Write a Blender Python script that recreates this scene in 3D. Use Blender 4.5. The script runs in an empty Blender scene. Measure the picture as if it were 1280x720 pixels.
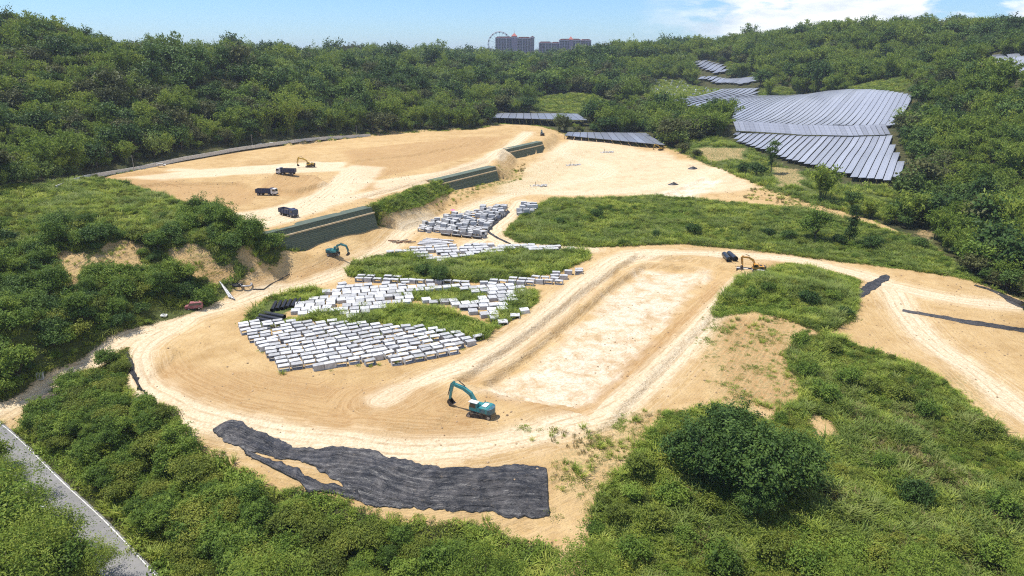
import bpy, math, random
import numpy as np
from mathutils import Vector, Matrix, Euler
R = math.radians
random.seed(7); RNG = np.random.default_rng(7)
scene = bpy.context.scene
COL = scene.collection

# ------------------------------------------------------------------ camera, sky, sun, exposure
CAMZ, PITCH, FPX, CU, CV = 70.0, R(19.0), 853.33, 640.0, 360.0
cam_d = bpy.data.cameras.new('camera'); cam = bpy.data.objects.new('camera', cam_d); COL.objects.link(cam)
cam.location = (0, 0, CAMZ); cam.rotation_euler = (R(90) - PITCH, 0, 0)
cam_d.sensor_width = 36.0; cam_d.lens = 36.0 * FPX / 1280.0
cam_d.clip_start = 1.0; cam_d.clip_end = 60000.0
scene.camera = cam
scene.render.resolution_x, scene.render.resolution_y = 1024, 576
SUN_EL, SUN_FROM = R(68.0), Vector((-1.0, 0.14, 0)).normalized()     # where the sun stands
scene.view_settings.view_transform = 'Standard'; scene.view_settings.look = 'None'
scene.view_settings.exposure = 0.30; scene.view_settings.gamma = 1.0
scene.render.engine = 'CYCLES'
scene.cycles.max_bounces = 5; scene.cycles.diffuse_bounces = 2; scene.cycles.glossy_bounces = 2
scene.cycles.transmission_bounces = 3; scene.cycles.volume_bounces = 0; scene.cycles.transparent_max_bounces = 4
scene.cycles.use_denoising = False; scene.cycles.filter_width = 1.15; scene.cycles.sample_clamp_indirect = 4.0

def N(nt, kind, **kw):
    n = nt.nodes.new(kind)
    for k, v in kw.items():
        if k.startswith('i_'):
            key = k[2:]
            n.inputs[int(key) if key.isdigit() else key.replace('_', ' ')].default_value = v
        else: setattr(n, k, v)
    return n
def L(nt, a, ao, b, bi): nt.links.new(a.outputs[ao], b.inputs[bi])

w = bpy.data.worlds.new('World'); scene.world = w; w.use_nodes = True
nt = w.node_tree; nt.nodes.clear()
wo = N(nt, 'ShaderNodeOutputWorld'); bg = N(nt, 'ShaderNodeBackground'); bg.inputs['Strength'].default_value = 0.10
sky = N(nt, 'ShaderNodeTexSky', sky_type='NISHITA', sun_disc=False, sun_elevation=SUN_EL,
        sun_rotation=math.atan2(SUN_FROM.x, SUN_FROM.y), altitude=60, air_density=1.0, dust_density=0.2, ozone_density=3.0)
# clouds: a layer of cumulus low over the horizon, by direction, the same all the way round
tc = N(nt, 'ShaderNodeTexCoord'); sep = N(nt, 'ShaderNodeSeparateXYZ'); L(nt, tc, 'Generated', sep, 0)
mp = N(nt, 'ShaderNodeMapping'); mp.inputs['Scale'].default_value = (1.0, 1.0, 3.2); mp.inputs['Location'].default_value = (0.33, 0.1, 0.0)
L(nt, tc, 'Generated', mp, 0)
n1 = N(nt, 'ShaderNodeTexNoise', i_Scale=7.5, i_Detail=9.0, i_Roughness=0.58, i_Distortion=0.3); L(nt, mp, 0, n1, 'Vector')
r1 = N(nt, 'ShaderNodeValToRGB'); r1.color_ramp.elements[0].position = 0.43; r1.color_ramp.elements[1].position = 0.52
L(nt, n1, 'Fac', r1, 0)
azi = N(nt, 'ShaderNodeMapRange', i_1=0.16, i_2=0.31, i_3=0.0, i_4=1.0); L(nt, sep, 'X', azi, 0)   # the cloud bank stands to the right
mul = N(nt, 'ShaderNodeMath', operation='MULTIPLY'); L(nt, r1, 0, mul, 0); L(nt, azi, 0, mul, 1)
n2 = N(nt, 'ShaderNodeTexNoise', i_Scale=9.0, i_Detail=6.0, i_Roughness=0.6); L(nt, mp, 0, n2, 'Vector')
cr = N(nt, 'ShaderNodeValToRGB'); cr.color_ramp.elements[0].color = (6.0, 6.8, 7.9, 1); cr.color_ramp.elements[1].color = (10.5, 10.6, 10.7, 1)
cr.color_ramp.elements[0].position = 0.35; cr.color_ramp.elements[1].position = 0.6
L(nt, n2, 'Fac', cr, 0)
tn = N(nt, 'ShaderNodeMix', data_type='RGBA', blend_type='MULTIPLY'); tn.inputs[0].default_value = 1.0; tn.inputs[7].default_value = (0.70, 0.97, 1.36, 1); L(nt, sky, 0, tn, 6)   # clear sea air
mx = N(nt, 'ShaderNodeMix', data_type='RGBA'); L(nt, mul, 0, mx, 0); L(nt, tn, 2, mx, 6); L(nt, cr, 0, mx, 7)
L(nt, mx, 2, bg, 0); L(nt, bg, 0, wo, 0)

sd = bpy.data.lights.new('sun', 'SUN'); sd.energy = 4.9; sd.angle = R(0.53); sd.color = (1.0, 0.955, 0.88)
sun = bpy.data.objects.new('sun', sd); COL.objects.link(sun); sun.location = (0, 0, 400)
sv = Vector((SUN_FROM.x * math.cos(SUN_EL), SUN_FROM.y * math.cos(SUN_EL), math.sin(SUN_EL)))
sun.rotation_euler = sv.to_track_quat('Z', 'Y').to_euler()

# ------------------------------------------------------------------ small helpers
def ray(u, v):
    xc, yc = (u - CU) / FPX, (CV - v) / FPX
    return np.array([xc, math.cos(PITCH) + yc * math.sin(PITCH), -math.sin(PITCH) + yc * math.cos(PITCH)])
def at_z(u, v, z):
    d = ray(u, v); t = (z - CAMZ) / d[2]; return np.array([0, 0, CAMZ]) + d * t
def at_D(u, v, D):
    d = ray(u, v); return np.array([0, 0, CAMZ]) + d * (D / d[1])

def tag(o, label=None, cat=None, group=None, kind=None):
    if label: o['label'] = label
    if cat: o['category'] = cat
    if group: o['group'] = group
    if kind: o['kind'] = kind
    return o
def link(name, me, mat=None, parent=None, loc=None, rz=None, sc=None):
    o = bpy.data.objects.new(name, me); COL.objects.link(o)
    if mat is not None and me is not None and len(me.materials) == 0: me.materials.append(mat)
    if parent is not None: o.parent = parent
    if loc is not None: o.location = [float(c) for c in loc]
    if rz is not None: o.rotation_euler = (0, 0, rz)
    if sc is not None: o.scale = sc if hasattr(sc, '__len__') else (sc, sc, sc)
    return o
def empty(name, loc=(0, 0, 0), rz=0, sc=1.0):
    o = link(name, None, loc=loc, rz=rz, sc=sc); o.empty_display_size = 0.5; return o
def copy_tree(o, parent=None):
    c = o.copy(); COL.objects.link(c)
    if parent is not None: c.parent = parent
    for ch in o.children: copy_tree(ch, c)
    return c

class MB:
    def __init__(s): s.v, s.f = [], []
    def add(s, v, f):
        b = len(s.v); s.v += [tuple(float(c) for c in p) for p in v]; s.f += [tuple(i + b for i in q) for q in f]; return s
    def box(s, x0, x1, y0, y1, z0, z1, M=None):
        p = [(x, y, z) for z in (z0, z1) for y in (y0, y1) for x in (x0, x1)]
        if M is not None: p = [tuple(M @ Vector(q)) for q in p]
        return s.add(p, [(0, 2, 3, 1), (4, 5, 7, 6), (0, 1, 5, 4), (2, 6, 7, 3), (0, 4, 6, 2), (1, 3, 7, 5)])
    def prism(s, prof, y0, y1, M=None, axis='y'):      # profile in x,z (or x,y) extruded
        n = len(prof)
        if axis == 'y': p = [(a, y0, b) for a, b in prof] + [(a, y1, b) for a, b in prof]
        else: p = [(a, b, y0) for a, b in prof] + [(a, b, y1) for a, b in prof]
        if M is not None: p = [tuple(M @ Vector(q)) for q in p]
        return s.add(p, [tuple(range(n)), tuple(range(2 * n - 1, n - 1, -1))] + [(i, i + n, (i + 1) % n + n, (i + 1) % n) for i in range(n)])
    def tube(s, pts, rad, seg=8, cap=True):
        pts = [Vector(p) for p in pts]; rad = rad if hasattr(rad, '__len__') else [rad] * len(pts)
        b = len(s.v); up = Vector((0, 0, 1))
        for i, p in enumerate(pts):
            d = (pts[min(i + 1, len(pts) - 1)] - pts[max(i - 1, 0)]).normalized()
            a = d.cross(up if abs(d.z) < 0.9 else Vector((1, 0, 0))).normalized(); c = d.cross(a)
            for k in range(seg):
                t = 2 * math.pi * k / seg; s.v.append(tuple(p + (a * math.cos(t) + c * math.sin(t)) * rad[i]))
        for i in range(len(pts) - 1):
            for k in range(seg):
                q = b + i * seg; s.f.append((q + k, q + (k + 1) % seg, q + seg + (k + 1) % seg, q + seg + k))
        if cap:
            s.f.append(tuple(b + k for k in range(seg))[::-1]); q = b + (len(pts) - 1) * seg; s.f.append(tuple(q + k for k in range(seg)))
        return s
    def ring_pipe(s, p0, p1, ro, ri, seg=14):          # hollow pipe
        p0, p1 = Vector(p0), Vector(p1); d = (p1 - p0).normalized()
        a = d.cross(Vector((0, 0, 1)) if abs(d.z) < 0.9 else Vector((1, 0, 0))).normalized(); c = d.cross(a); b = len(s.v)
        for p in (p0, p1):
            for r in (ro, ri):
                for k in range(seg):
                    t = 2 * math.pi * k / seg; s.v.append(tuple(p + (a * math.cos(t) + c * math.sin(t)) * r))
        for k in range(seg):
            j = (k + 1) % seg
            s.f += [(b + k, b + j, b + 2 * seg + j, b + 2 * seg + k), (b + seg + j, b + seg + k, b + 3 * seg + k, b + 3 * seg + j),
                    (b + j, b + k, b + seg + k, b + seg + j), (b + 2 * seg + k, b + 2 * seg + j, b + 3 * seg + j, b + 3 * seg + k)]
        return s
    def mesh(s, name, smooth=False):
        me = bpy.data.meshes.new(name); me.from_pydata(s.v, [], s.f); me.update()
        if smooth: me.polygons.foreach_set('use_smooth', [True] * len(me.polygons))
        return me
    def build(s, name, mat, parent=None, smooth=False, **kw): return link(name, s.mesh(name, smooth), mat, parent, **kw)

def fast_mesh(name, V, F, smooth=True):                # V n x 3, F m x k
    me = bpy.data.meshes.new(name); V = np.asarray(V, np.float32); F = np.asarray(F, np.int32); m, k = F.shape
    me.vertices.add(len(V)); me.vertices.foreach_set('co', V.ravel())
    me.loops.add(m * k); me.loops.foreach_set('vertex_index', F.ravel())
    me.polygons.add(m); me.polygons.foreach_set('loop_start', np.arange(0, m * k, k, dtype=np.int32))
    me.polygons.foreach_set('use_smooth', np.full(m, smooth, bool)); me.update(calc_edges=True); return me

def hash2(ix, iy, seed):
    h = (ix.astype(np.int64) * 374761393 + iy.astype(np.int64) * 668265263 + seed * 1442695041) & 0x7fffffff
    h = ((h ^ (h >> 13)) * 1274126177) & 0x7fffffff
    return ((h ^ (h >> 16)) & 0xffff) / 65535.0
def vnoise(x, y, seed=0):
    ix, iy = np.floor(x), np.floor(y); fx, fy = x - ix, y - iy
    fx, fy = fx * fx * (3 - 2 * fx), fy * fy * (3 - 2 * fy)
    a, b = hash2(ix, iy, seed), hash2(ix + 1, iy, seed); c, d = hash2(ix, iy + 1, seed), hash2(ix + 1, iy + 1, seed)
    return (a + (b - a) * fx) * (1 - fy) + (c + (d - c) * fx) * fy
def fbm(x, y, sc, seed=0, octv=4):
    r, amp, tot = 0, 1.0, 0
    for o in range(octv):
        r = r + amp * (vnoise(x / sc, y / sc, seed + o * 17) - 0.5); tot += amp; amp *= 0.5; sc *= 0.5
    return r / tot * 2

def sdf(poly, x, y):                                   # signed distance, negative inside
    poly = np.asarray(poly)[:, :2]; d = np.full(x.shape, 1e18); ins = np.zeros(x.shape, bool); n = len(poly)
    for i in range(n):
        ax, ay = poly[i]; bx, by = poly[(i + 1) % n]; ex, ey = bx - ax, by - ay; wx, wy = x - ax, y - ay
        t = np.clip((wx * ex + wy * ey) / (ex * ex + ey * ey + 1e-12), 0, 1)
        d = np.minimum(d, (wx - ex * t) ** 2 + (wy - ey * t) ** 2)
        cross = ((ay > y) != (by > y)); 
        with np.errstate(divide='ignore', invalid='ignore'):
            xi = (bx - ax) * (y - ay) / (by - ay) + ax
        ins ^= cross & (x < xi)
    d = np.sqrt(d); return np.where(ins, -d, d)
def pldist(line, x, y):
    line = np.asarray(line)[:, :2]; d = np.full(x.shape, 1e18)
    for i in range(len(line) - 1):
        ax, ay = line[i]; ex, ey = line[i + 1] - line[i]; wx, wy = x - ax, y - ay
        t = np.clip((wx * ex + wy * ey) / (ex * ex + ey * ey + 1e-12), 0, 1)
        d = np.minimum(d, (wx - ex * t) ** 2 + (wy - ey * t) ** 2)
    return np.sqrt(d)
def sstep(a, b, x): t = np.clip((x - a) / (b - a), 0, 1); return t * t * (3 - 2 * t)
def smooth_line(P, n=6):                                # Catmull-Rom
    P = [np.asarray(p, float) for p in P]; out = []
    for i in range(len(P) - 1):
        a, b, c, d = P[max(i - 1, 0)], P[i], P[i + 1], P[min(i + 2, len(P) - 1)]
        for k in range(n):
            t = k / n
            out.append(0.5 * (2 * b + (c - a) * t + (2 * a - 5 * b + 4 * c - d) * t * t + (3 * b - a - 3 * c + d) * t ** 3))
    out.append(P[-1]); return np.array(out)

# ------------------------------------------------------------------ materials
MATS = {}
def mat(name, col, rough=0.7, metal=0.0, spec=0.3, noise=None, var=0.0, bump=0.0, nscale=3.0):
    """plain procedural paint / concrete / soil: base colour broken up by two noises, optional relief"""
    if name in MATS: return MATS[name]
    m = bpy.data.materials.new(name); m.use_nodes = True; nt = m.node_tree; p = nt.nodes['Principled BSDF']
    p.inputs['Roughness'].default_value = rough; p.inputs['Metallic'].default_value = metal; p.inputs['Specular IOR Level'].default_value = spec
    g = N(nt, 'ShaderNodeNewGeometry'); no = N(nt, 'ShaderNodeTexNoise', i_Scale=nscale, i_Detail=6.0, i_Roughness=0.6); L(nt, g, 'Position', no, 'Vector')
    oi = N(nt, 'ShaderNodeObjectInfo')
    c2 = noise or tuple(c * 0.7 for c in col)
    mx = N(nt, 'ShaderNodeMix', data_type='RGBA'); mx.inputs[6].default_value = (*col, 1); mx.inputs[7].default_value = (*c2, 1)
    rp = N(nt, 'ShaderNodeMapRange', i_1=0.42, i_2=0.68); L(nt, no, 'Fac', rp, 0); L(nt, rp, 0, mx, 0)
    hv = N(nt, 'ShaderNodeHueSaturation'); mr = N(nt, 'ShaderNodeMapRange', i_3=1 - var, i_4=1 + var); L(nt, oi, 'Random', mr, 0); L(nt, mr, 0, hv, 'Value')
    L(nt, mx, 2, hv, 'Color'); L(nt, hv, 0, p, 'Base Color')
    if bump:
        b = N(nt, 'ShaderNodeBump', i_Strength=bump, i_Distance=0.1); L(nt, no, 'Fac', b, 'Height'); L(nt, b, 0, p, 'Normal')
    MATS[name] = m; return m
def leaf_mat(name, c1, c2, c3, trans=0.3, pos_scale=0.35):
    m = bpy.data.materials.new(name); m.use_nodes = True; nt = m.node_tree; nt.nodes.clear()
    o = N(nt, 'ShaderNodeOutputMaterial'); p = N(nt, 'ShaderNodeBsdfPrincipled'); p.inputs['Roughness'].default_value = 0.5; p.inputs['Specular IOR Level'].default_value = 0.14
    t = N(nt, 'ShaderNodeBsdfTranslucent'); ms = N(nt, 'ShaderNodeMixShader'); ms.inputs[0].default_value = trans
    oi = N(nt, 'ShaderNodeObjectInfo'); g = N(nt, 'ShaderNodeNewGeometry')
    no = N(nt, 'ShaderNodeTexNoise', i_Scale=pos_scale, i_Detail=4.0, i_Roughness=0.7); L(nt, g, 'Position', no, 'Vector')
    at = N(nt, 'ShaderNodeAttribute', attribute_name='leaf'); 
    r = N(nt, 'ShaderNodeValToRGB'); r.color_ramp.elements[0].color = (*c1, 1); r.color_ramp.elements[1].color = (*c3, 1)
    e = r.color_ramp.elements.new(0.5); e.color = (*c2, 1)
    # species / plant variation + leaf variation
    a1 = N(nt, 'ShaderNodeMath', operation='MULTIPLY', i_1=0.6); L(nt, oi, 'Random', a1, 0)
    a2 = N(nt, 'ShaderNodeMath', operation='MULTIPLY_ADD', i_1=0.35); L(nt, at, 'Fac', a2, 0); L(nt, a1, 0, a2, 2)
    a3 = N(nt, 'ShaderNodeMapRange', i_1=0.34, i_2=0.66, i_3=-0.25, i_4=0.45); L(nt, no, 'Fac', a3, 0)
    a4 = N(nt, 'ShaderNodeMath', operation='ADD'); L(nt, a2, 0, a4, 0); L(nt, a3, 0, a4, 1); L(nt, a4, 0, r, 0)
    L(nt, r, 0, p, 'Base Color'); L(nt, r, 0, t, 'Color'); L(nt, p, 0, ms, 1); L(nt, t, 0, ms, 2); L(nt, ms, 0, o, 0)
    MATS[name] = m; return m

# ------------------------------------------------------------------ terrain: base relief from known spots
CP = []
def cz(z, *uv):
    for u, v in uv: CP.append(at_z(u, v, z))
def cd(*uvd):
    for u, v, D in uvd: CP.append(at_D(u, v, D))
# lower platform and storage yard
cz(0, (160, 440), (200, 500), (300, 510), (430, 500), (600, 515), (560, 470), (700, 560), (740, 530), (300, 430), (420, 440), (500, 450), (650, 420), (270, 528), (420, 556), (560, 580), (684, 586))
cz(0.5, (850, 450), (700, 390), (560, 390), (400, 390), (250, 395), (790, 500))
cz(1.5, (350, 345), (430, 335), (600, 340), (740, 335), (790, 322), (950, 325), (1050, 330), (1110, 355))
cz(3, (470, 305), (560, 300), (640, 290), (540, 280))
cz(4.5, (560, 262), (640, 252), (720, 240))
cz(5.5, (700, 225), (800, 238), (850, 230), (660, 222))
cz(7.5, (760, 205), (850, 200), (880, 210)); cz(9, (720, 180), (800, 186), (690, 190)); cz(10, (720, 170), (830, 178))
cz(6, (920, 240), (1000, 252)); cz(7.5, (900, 228))
# foreground: the bank under the sheet, scrub, the sunken road
cz(-3.5, (300, 575), (430, 622), (560, 648), (690, 650)); cz(-7.5, (280, 660), (480, 700), (200, 600), (620, 715)); cz(-6.5, (400, 660), (560, 690)); cz(-4, (60, 480), (130, 470), (20, 505))
cz(-7, (20, 560), (60, 540)); cz(-9, (130, 660), (180, 720), (60, 660)); cz(-9, (-200, 560), (-150, 700))
cz(-4, (760, 690), (720, 700)); cz(-6, (850, 760), (1000, 780), (1250, 780), (600, 780))
cz(-1.5, (760, 600)); cz(-3, (880, 620), (1050, 640)); cz(-4, (1000, 700), (1270, 700), (1400, 640)); cz(-0.5, (850, 530), (930, 520)); cz(-2, (1150, 580), (1100, 560), (1240, 560))
# right platform
cz(0, (1250, 390), (1280, 440), (1150, 420), (1100, 470), (950, 450), (1280, 540), (1400, 480)); cz(2.2, (1000, 372)); cz(1, (1000, 430), (930, 380), (1070, 360))
# meadow
cz(3, (700, 290), (900, 290)); cz(2, (1100, 312), (1200, 345)); cz(5, (760, 258), (1000, 270), (900, 258)); cz(3, (1150, 300))
# solar valley
cz(9, (1120, 228), (1040, 225)); cz(13, (940, 190), (1130, 195)); cz(20, (980, 152), (900, 160)); cz(27, (1130, 124), (1000, 122), (920, 124)); cz(25, (840, 130)); cz(31, (890, 108)); cz(20, (1110, 160), (1050, 160)); cz(16, (1000, 172), (1110, 176))
cz(12, (870, 190), (780, 172), (800, 160)); cz(9, (960, 215), (1010, 235))
# feet of the green walls
cz(6.8, (466, 285)); cz(7.8, (400, 297)); cz(7.4, (432, 292)); cz(9.0, (368, 303)); cz(10.2, (338, 305)); cz(9.6, (350, 310)); cz(6.6, (400, 306)); cz(6.2, (440, 297)); cz(7.2, (372, 314)); cz(7.4, (616, 225)); cz(8.2, (565, 241)); cz(6.8, (652, 201)); cz(7, (675, 191))
# left spur
cz(-3, (0, 492)); cz(-2, (100, 448)); cz(0, (200, 402)); cz(1, (285, 368)); cz(2, (372, 328)); cz(17.5, (130, 296), (85, 290)); cz(15.5, (250, 298), (190, 292)); cz(12.5, (318, 306)); cz(16.5, (180, 262)); cz(15.5, (240, 268)); cz(19, (60, 240)); cz(24, (0, 225)); cz(16, (0, 320), (40, 300)); cz(8, (30, 410), (-60, 430)); cz(6.0, (100, 398), (170, 372)); cz(5.5, (240, 350)); cz(8, (120, 352), (60, 370)); cz(9, (160, 345), (210, 335)); cz(13, (-150, 350))
# terrace rear
cz(14.5, (115, 222), (200, 206), (310, 186), (480, 166), (600, 160), (655, 156))
# forest hills
cd((0, 50, 520), (100, 78, 545), (150, 92, 560), (220, 98, 620), (300, 99, 680), (420, 98, 760), (560, 92, 900), (200, 135, 430), (100, 135, 400), (350, 125, 520), (500, 115, 640), (0, 150, 360), (600, 135, 660), (640, 105, 820), (-200, 40, 450), (-300, 130, 330), (60, 95, 450), (250, 100, 520))
cd((640, 94, 1150), (700, 95, 1100), (600, 92, 1100), (770, 70, 1050), (800, 95, 880), (850, 72, 1050), (720, 118, 760), (760, 140, 640), (560, 86, 1300), (840, 90, 980), (820, 110, 850))
cd((900, 68, 1150), (960, 60, 1100), (1010, 50, 1000), (1080, 50, 950), (1150, 60, 800), (1200, 66, 700), (1280, 66, 600), (1000, 88, 800), (1050, 102, 760), (1120, 95, 690), (1180, 130, 520), (1160, 180, 430), (1200, 240, 330), (1250, 300, 260), (1290, 330, 230), (1280, 200, 330), (1240, 120, 450), (1270, 101, 470), (1270, 72, 545), (1170, 268, 300), (1450, 95, 520), (1450, 250, 300), (1400, 380, 220))
for x, y, z in ((-1600, 1500, 62), (0, 1700, 30), (300, 1600, 30), (-500, 1500, 35), (60, 1450, 34), (1600, 1500, 70), (-2500, 3000, 40), (0, 3500, 40), (2500, 3000, 45), (900, 1500, 60), (-900, 700, 70), (-400, 60, -5), (400, 60, -6), (0, 20, -9), (-900, 250, 40), (900, 250, 40), (0, 12000, 40), (-8000, 9000, 40), (8000, 9000, 40)):
    CP.append(np.array([x, y, z]))
for u in (615, 650, 690, 735): CP.append(np.array([at_D(u, 150, 640)[0], 640, 8.5])); CP.append(np.array([at_D(u, 150, 690)[0], 690, 14]))
CP = np.array(CP); npt = len(CP)
Dm = np.sqrt(((CP[:, None, :2] - CP[None, :, :2]) ** 2).sum(-1) + 9.0)
A = np.zeros((npt + 1, npt + 1)); A[:npt, :npt] = -Dm - np.eye(npt) * 0.0; A[:npt, :npt] += np.eye(npt) * 1.5; A[:npt, npt] = 1; A[npt, :npt] = 1
sol = np.linalg.solve(A, np.append(CP[:, 2], 0)); RW, RC = sol[:npt], sol[npt]
def base_h(x, y):
    z = np.full(x.shape, RC)
    for i in range(npt): z -= RW[i] * np.sqrt((x - CP[i, 0]) ** 2 + (y - CP[i, 1]) ** 2 + 9.0)
    return z

TZ = 14.0
TERR = np.array([at_z(u, v, TZ) for u, v in ((112, 223), (200, 206), (310, 187), (480, 167), (600, 160), (655, 156), (692, 166), (676, 177), (628, 188), (617, 208), (545, 226), (500, 244), (462, 259), (328, 292), (290, 278), (240, 258), (180, 236))])
BAS = np.array([at_z(u, v, 0.5) for u, v in ((566, 476), (640, 425), (740, 355), (795, 322), (860, 326), (925, 340), (900, 366), (830, 430), (738, 520), (650, 500))])
YR = np.concatenate([np.arange(24, 60, 2.0), np.arange(60, 440, 0.8), np.geomspace(440, 16000, 190)])
NCOL = 720; S0, S1 = -1.02, 1.02
YO = 30.0
Sg = np.linspace(S0, S1, NCOL); GX = Sg[None, :] * (YR[:, None] + YO); GY = np.repeat(YR[:, None], NCOL, 1)
GZ = base_h(GX, GY)
dT = sdf(TERR, GX, GY)
WALLS_UV = (((330, 292), (462, 259)), ((541, 226), (617, 208)), ((626, 188), (676, 177)))
WALLS = [(at_z(*a, TZ), at_z(*b, TZ)) for a, b in WALLS_UV]
dW = np.min([pldist(np.array(q), GX, GY) for q in WALLS], 0)
wsl = 0.85 + 9.0 * sstep(1.5, 0.2, dW - np.abs(dT))
spurs = (wsl < 2) * sstep(18, 2, np.abs(dT)) * fbm(GX, GY, 22, 5) * 2.0
tz = TZ + 0.35 * fbm(GX, GY, 45, 3) + np.clip(-dT / 60, 0, 1) * 0.5
GZ = np.where(dT < 25, np.maximum(GZ, tz - wsl * np.clip(dT - 0.1 + spurs, 0, None)), GZ)
GZ = np.where(dT < 0, np.where(dT < -3, tz, tz), GZ)
KEEPF = np.array([(-330, 40), (-310, 330), (-60, 570), (80, 640), (90, 1000), (300, 1000), (360, 700), (300, 420), (235, 330), (300, 200), (400, 60)], float)
roll = sstep(10, 90, sdf(KEEPF, GX, GY)) * (GY < 2500); GZ = GZ + roll * (13.0 * fbm(GX + 60, GY, 130, 63, 2) - 9.0 * np.abs(fbm(GX, GY, 85, 65, 2)) + 2.0) * np.where(GY > 880, .5, 1.0)
dB = sdf(BAS, GX, GY)
rightB = (GX - 30) > (GY - 140) * 0.62
ridgeB = np.where(rightB, 1.1 * sstep(3.2, 1.2, np.abs(dB - 2.6)), 0.5 * sstep(4.5, 2.5, np.abs(dB - 3.0))) * (GY > 112)
inB = -dB + 0.5 * fbm(GX, GY, 6, 9)
GZ = GZ + ridgeB - (1.3 * sstep(0, 1.3, inB) + np.where(rightB, 1.6 * sstep(1.3, 2.8, inB), 1.8 * sstep(4.2, 6.0, inB))) * (1 + 0.05 * fbm(GX, GY, 9, 8))
def plateau(uv, z, dz, edge=1.4, sd=1):
    global GZ
    P = np.array([at_z(u, v, z) for u, v in uv]); x0, y0 = P[:, :2].min(0) - 6; x1, y1 = P[:, :2].max(0) + 6; m = (GX > x0) & (GX < x1) & (GY > y0) & (GY < y1)
    d = sdf(P, GX[m], GY[m]) + 1.6 * fbm(GX[m], GY[m], 9, 50 + sd); GZ[m] += dz * sstep(0, edge, -d)
plateau(((140, 234), (200, 228), (300, 229), (322, 238), (300, 252), (250, 262), (195, 246)), TZ, -1.6, 1.6, 1)
plateau(((322, 240), (345, 224), (395, 224), (412, 232), (372, 245)), TZ, 1.7, 2.2, 2)
plateau(((430, 190), (520, 180), (600, 172), (610, 178), (520, 196), (440, 205)), TZ, 0.9, 2.5, 3)
plateau(((450, 246), (540, 222), (612, 199), (620, 204), (560, 224), (470, 250)), TZ, -1.2, 2.0, 4)
plateau(((822, 244), (880, 224), (902, 226), (852, 248)), 6, -1.0, 1.2, 5)
plateau(((160, 444), (215, 430), (230, 440), (185, 470), (200, 500), (176, 492)), 0, 0.9, 2.0, 6)
plateau(((405, 486), (480, 478), (545, 486), (590, 514), (540, 548), (440, 540)), 0, 0.45, 2.5, 7)
def mound(u, v, z, rx, ry, h, rot=0, sd=1):
    global GZ
    c = at_z(u, v, z); dx, dy = GX - c[0], GY - c[1]; a, b = math.cos(rot), math.sin(rot)
    p, q = (dx * a + dy * b) / rx, (-dx * b + dy * a) / ry
    GZ = GZ + h * np.exp(-(p * p + q * q)) * (1 + 0.5 * fbm(GX, GY, max(rx, ry) * 0.6, 11 + sd))
mound(640, 200, 9, 26, 7, 3.0, 0.9, 2); mound(655, 162, TZ, 30, 14, 3.0, 0.2, 5); mound(330, 316, 2, 3.5, 2, 1.4); mound(312, 352, 1.5, 5, 3, 2.2)
mound(405, 330, 1.8, 7, 4, 2.0); mound(880, 340, 1, 3, 2, 1.2); mound(345, 228, TZ, 13, 6, 2.4, 0, 3); mound(255, 240, TZ, 12, 5, 1.5, 0, 4); mound(380, 205, TZ, 9, 4, 1.0)
mound(860, 208, 7.5, 3, 2, 1.6); mound(840, 229, 5.5, 2.4, 1.6, 1.6); mound(535, 490, 0, 9, 6, 0.9, 0.3); mound(500, 535, 0, 14, 5, 0.8, 0.1)
mound(980, 365, 1.5, 14, 9, 2.5); mound(1150, 470, 0, 14, 10, 1.5); mound(900, 560, -1.5, 12, 10, 2.0)

# ------------------------------------------------------------------ lookups on the relief
def grid_ij(x, y):
    c = (x / (y + YO) - S0) / (S1 - S0) * (NCOL - 1); r = np.interp(y, YR, np.arange(len(YR)))
    return np.clip(r, 0, len(YR) - 1.001), np.clip(c, 0, NCOL - 1.001)
def lookup(Gv, x, y):
    x, y = np.asarray(x, float), np.asarray(y, float); r, c = grid_ij(x, y); i, j = r.astype(int), c.astype(int); fr, fc = r - i, c - j
    return (Gv[i, j] * (1 - fc) + Gv[i, j + 1] * fc) * (1 - fr) + (Gv[i + 1, j] * (1 - fc) + Gv[i + 1, j + 1] * fc) * fr
def HZ(x, y): return float(lookup(GZ, x, y))
_TY = np.geomspace(45, 6000, 2600)
def G(u, v, lift=0.0):                                  # where the line of sight through a spot meets the relief
    d = ray(u, v); t = _TY / d[1]; x, z = d[0] * t, CAMZ + d[2] * t
    h = lookup(GZ, x, _TY) + lift - z; k = np.argmax(h > 0)
    if h[k] <= 0: k = len(h) - 1
    if k > 0:
        f = h[k - 1] / (h[k - 1] - h[k] + 1e-9); y = _TY[k - 1] + f * (_TY[k] - _TY[k - 1])
    else: y = _TY[0]
    x = d[0] * y / d[1]; return np.array([x, y, HZ(x, y)])
def GP(*uv): return np.array([G(u, v) for u, v in uv])

# ------------------------------------------------------------------ zones (outlines on the relief)
SITE = GP((-30, 520), (60, 466), (125, 432), (200, 402), (240, 392), (296, 356), (340, 330), (386, 310), (330, 296), (292, 279), (240, 258), (180, 237), (112, 223), (200, 206), (310, 186), (480, 166), (600, 160), (655, 156), (700, 166), (760, 176), (830, 182), (870, 200), (905, 212), (960, 236), (1030, 258),
          (1090, 275), (1170, 310), (1222, 355), (1300, 382), (1330, 600), (1262, 548), (1200, 492), (1110, 445), (1035, 415), (1000, 420), (985, 445), (1000, 500), (965, 530), (900, 510), (830, 515), (805, 548), (765, 590), (742, 640), (735, 740), (695, 740), (695, 690), (600, 660), (480, 650), (420, 628), (330, 604), (285, 585), (238, 556), (215, 512), (180, 506), (162, 485), (158, 436), (100, 470), (70, 492), (20, 540))
MEADOW = GP((632, 292), (655, 268), (690, 250), (740, 250), (830, 247), (900, 253), (1000, 262), (1060, 275), (1150, 300), (1222, 352), (1130, 336), (1040, 325), (950, 313), (850, 304), (740, 308), (650, 303))
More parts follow.
